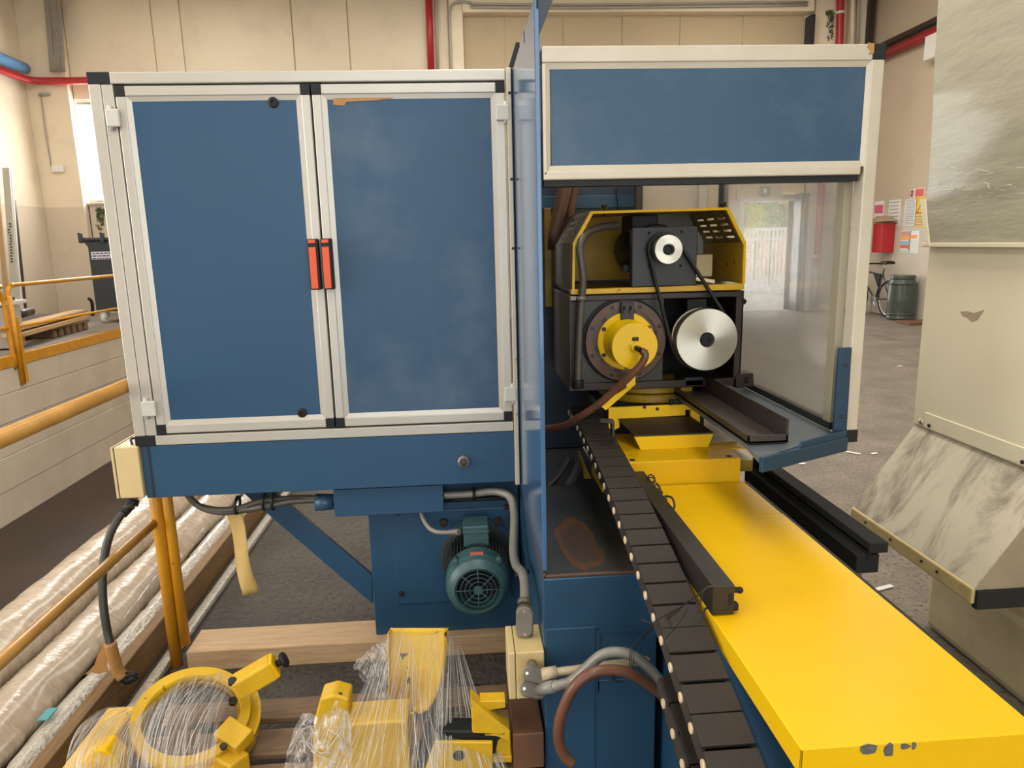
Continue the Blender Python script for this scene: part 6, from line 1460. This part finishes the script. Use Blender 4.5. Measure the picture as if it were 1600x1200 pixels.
for k, (px, py, l_, rz, lab) in enumerate(((1253, 725, .05, .1, 'white scrap on the floor below the blue tray'), (1333, 708, .10, -.8, 'curved white scrap right of the guard post foot'), (1406, 572, .06, .2, 'white scrap on the floor far right of the guard post'), (1378, 920, .12, .3, 'shiny film scrap on the floor beside the base of the greige machine'), (1366, 709, .05, .3, 'tiny pale scrap right of the curved scrap'))):
    c = at(px, py, z=.003); single('litter_scrap', MB().box(-l_/2, l_/2, -.012, .012, 0, .006, .002, Matrix.Translation(c) @ Matrix.Rotation(rz, 4, 'Z')), M['white'], lab, 'scrap', c)
# exit sign and lamp box over the gate
c0, c1_ = at(1187, 306, y=BW-.02), at(1204, 291, y=BW-.02)
es = root('exit_sign', 'green emergency exit sign above the gate opening', 'sign', ((c0.x+c1_.x)/2, BW, c0.z))
part('plate', MB().box(c0.x, c1_.x, BW-.02, BW+.012, c0.z, c1_.z, .003), M['green_sign'], es)
part('doorway_symbol', MB().box(c0.x+(c1_.x-c0.x)*.34, c0.x+(c1_.x-c0.x)*.66, BW-.026, BW-.019, c0.z+.03, c1_.z-.04), M['white'], es)
part('arrow', MB().prism([(c0.x+.10, BW-.03, c0.z+.06), (c1_.x-.10, BW-.03, c0.z+.06), ((c0.x+c1_.x)/2, BW-.03, c0.z+.02)], (0, .004, 0)), M['green_sign'], es)
c0, c1_ = at(1231, 302, y=BW-.4), at(1257, 270, y=BW-.4)
single('door_motor_box', MB().box(c0.x, c1_.x, BW-.42, BW-.1, c0.z, c1_.z, .01), M['cream'], 'cream drive box above the right side of the gate', 'box')
# ---- outdoors seen through the gate
YG = 20
gt = root('white_gate', 'white picket gate outside the hall opening', 'gate', (9, YG, 0))
gx0_, gx1_ = X(1150, 400, YG), X(1262, 400, YG); ztop = Z(1200, 358, YG); zmid_ = Z(1200, 373, YG)
for z_ in (.15, zmid_, ztop): part('rail', MB().box(gx0_, gx1_, YG-.03, YG+.03, z_-.04, z_+.04, .005), M['white'], gt)
npk = int((gx1_-gx0_)/.115)
pk_me = None
for k in range(npk):
    xx = gx0_+.115*k
    if pk_me is None:
        o = part('picket', MB().box(xx, xx+.05, YG-.02, YG+.02, -.02, ztop, .003), M['white'], gt); pk_me = o
    else:
        o = pk_me.copy(); col.objects.link(o); o.location.x = pk_me.location.x+.115*k
def bush(name, c, r, m, label, n=260, seed=0):
    b = bmesh.new(); rr = random.Random(seed)
    for k in range(n):
        d = Vector((rr.gauss(0, 1), rr.gauss(0, 1), rr.gauss(0, 1))).normalized()*r*(rr.random()**.4); p_ = Vector(c)+Vector((d.x, d.y*.6, d.z)); s_ = r*.22
        q_ = [p_+Vector((rr.uniform(-s_, s_), rr.uniform(-s_, s_), rr.uniform(-s_, s_))) for _ in range(3)]
        b.faces.new([b.verts.new(v) for v in q_])
    mb = MB(); mb._add(b); mb.box(c[0]-.03, c[0]+.03, c[1]-.03, c[1]+.03, 0, c[2])
    single(name, mb, m, label, 'shrub', (c[0], c[1], 0))
q_ = at(1172, 344, y=23); bush('shrub', (q_.x, 23, q_.z), .55, M['leaf_y'], 'yellow leafed shrub behind the white gate', seed=1)
q_ = at(1205, 345, y=24); bush('shrub', (q_.x, 24, q_.z), .65, M['leaf'], 'dark green shrub behind the middle of the white gate', seed=2)
q_ = at(1183, 328, y=26); bush('shrub', (q_.x, 26, q_.z), .75, M['leaf'], 'tall green shrub beside the yellow shrub', seed=3)
YB = 30; hx0_, hx1_ = X(1203, 330, YB), X(1262, 330, YB)
bld = root('house', 'ochre house with white-framed windows beyond the gate', 'building', ((hx0_+hx1_)/2, YB+2, 0))
part('wall', MB().box(hx0_, hx1_, YB, YB+5, -.1, Z(1230, 318, YB)), M['house'], bld)
part('roof', MB().box(hx0_-.3, hx1_+.3, YB-.4, YB+5.3, Z(1230, 318, YB), Z(1230, 314, YB)), M['house'], bld)
for px in (1216, 1222, 1230, 1238):
    wn_ = part('window_frame', MB().box(X(px, 335, YB), X(px+5, 335, YB), YB-.06, YB+.02, Z(1220, 352, YB), Z(1220, 325, YB)), M['white'], bld)
    part('pane', MB().box(X(px+1, 335, YB), X(px+4, 335, YB), YB-.08, YB-.05, Z(1220, 350, YB), Z(1220, 327, YB)), M['glasspane'], wn_)
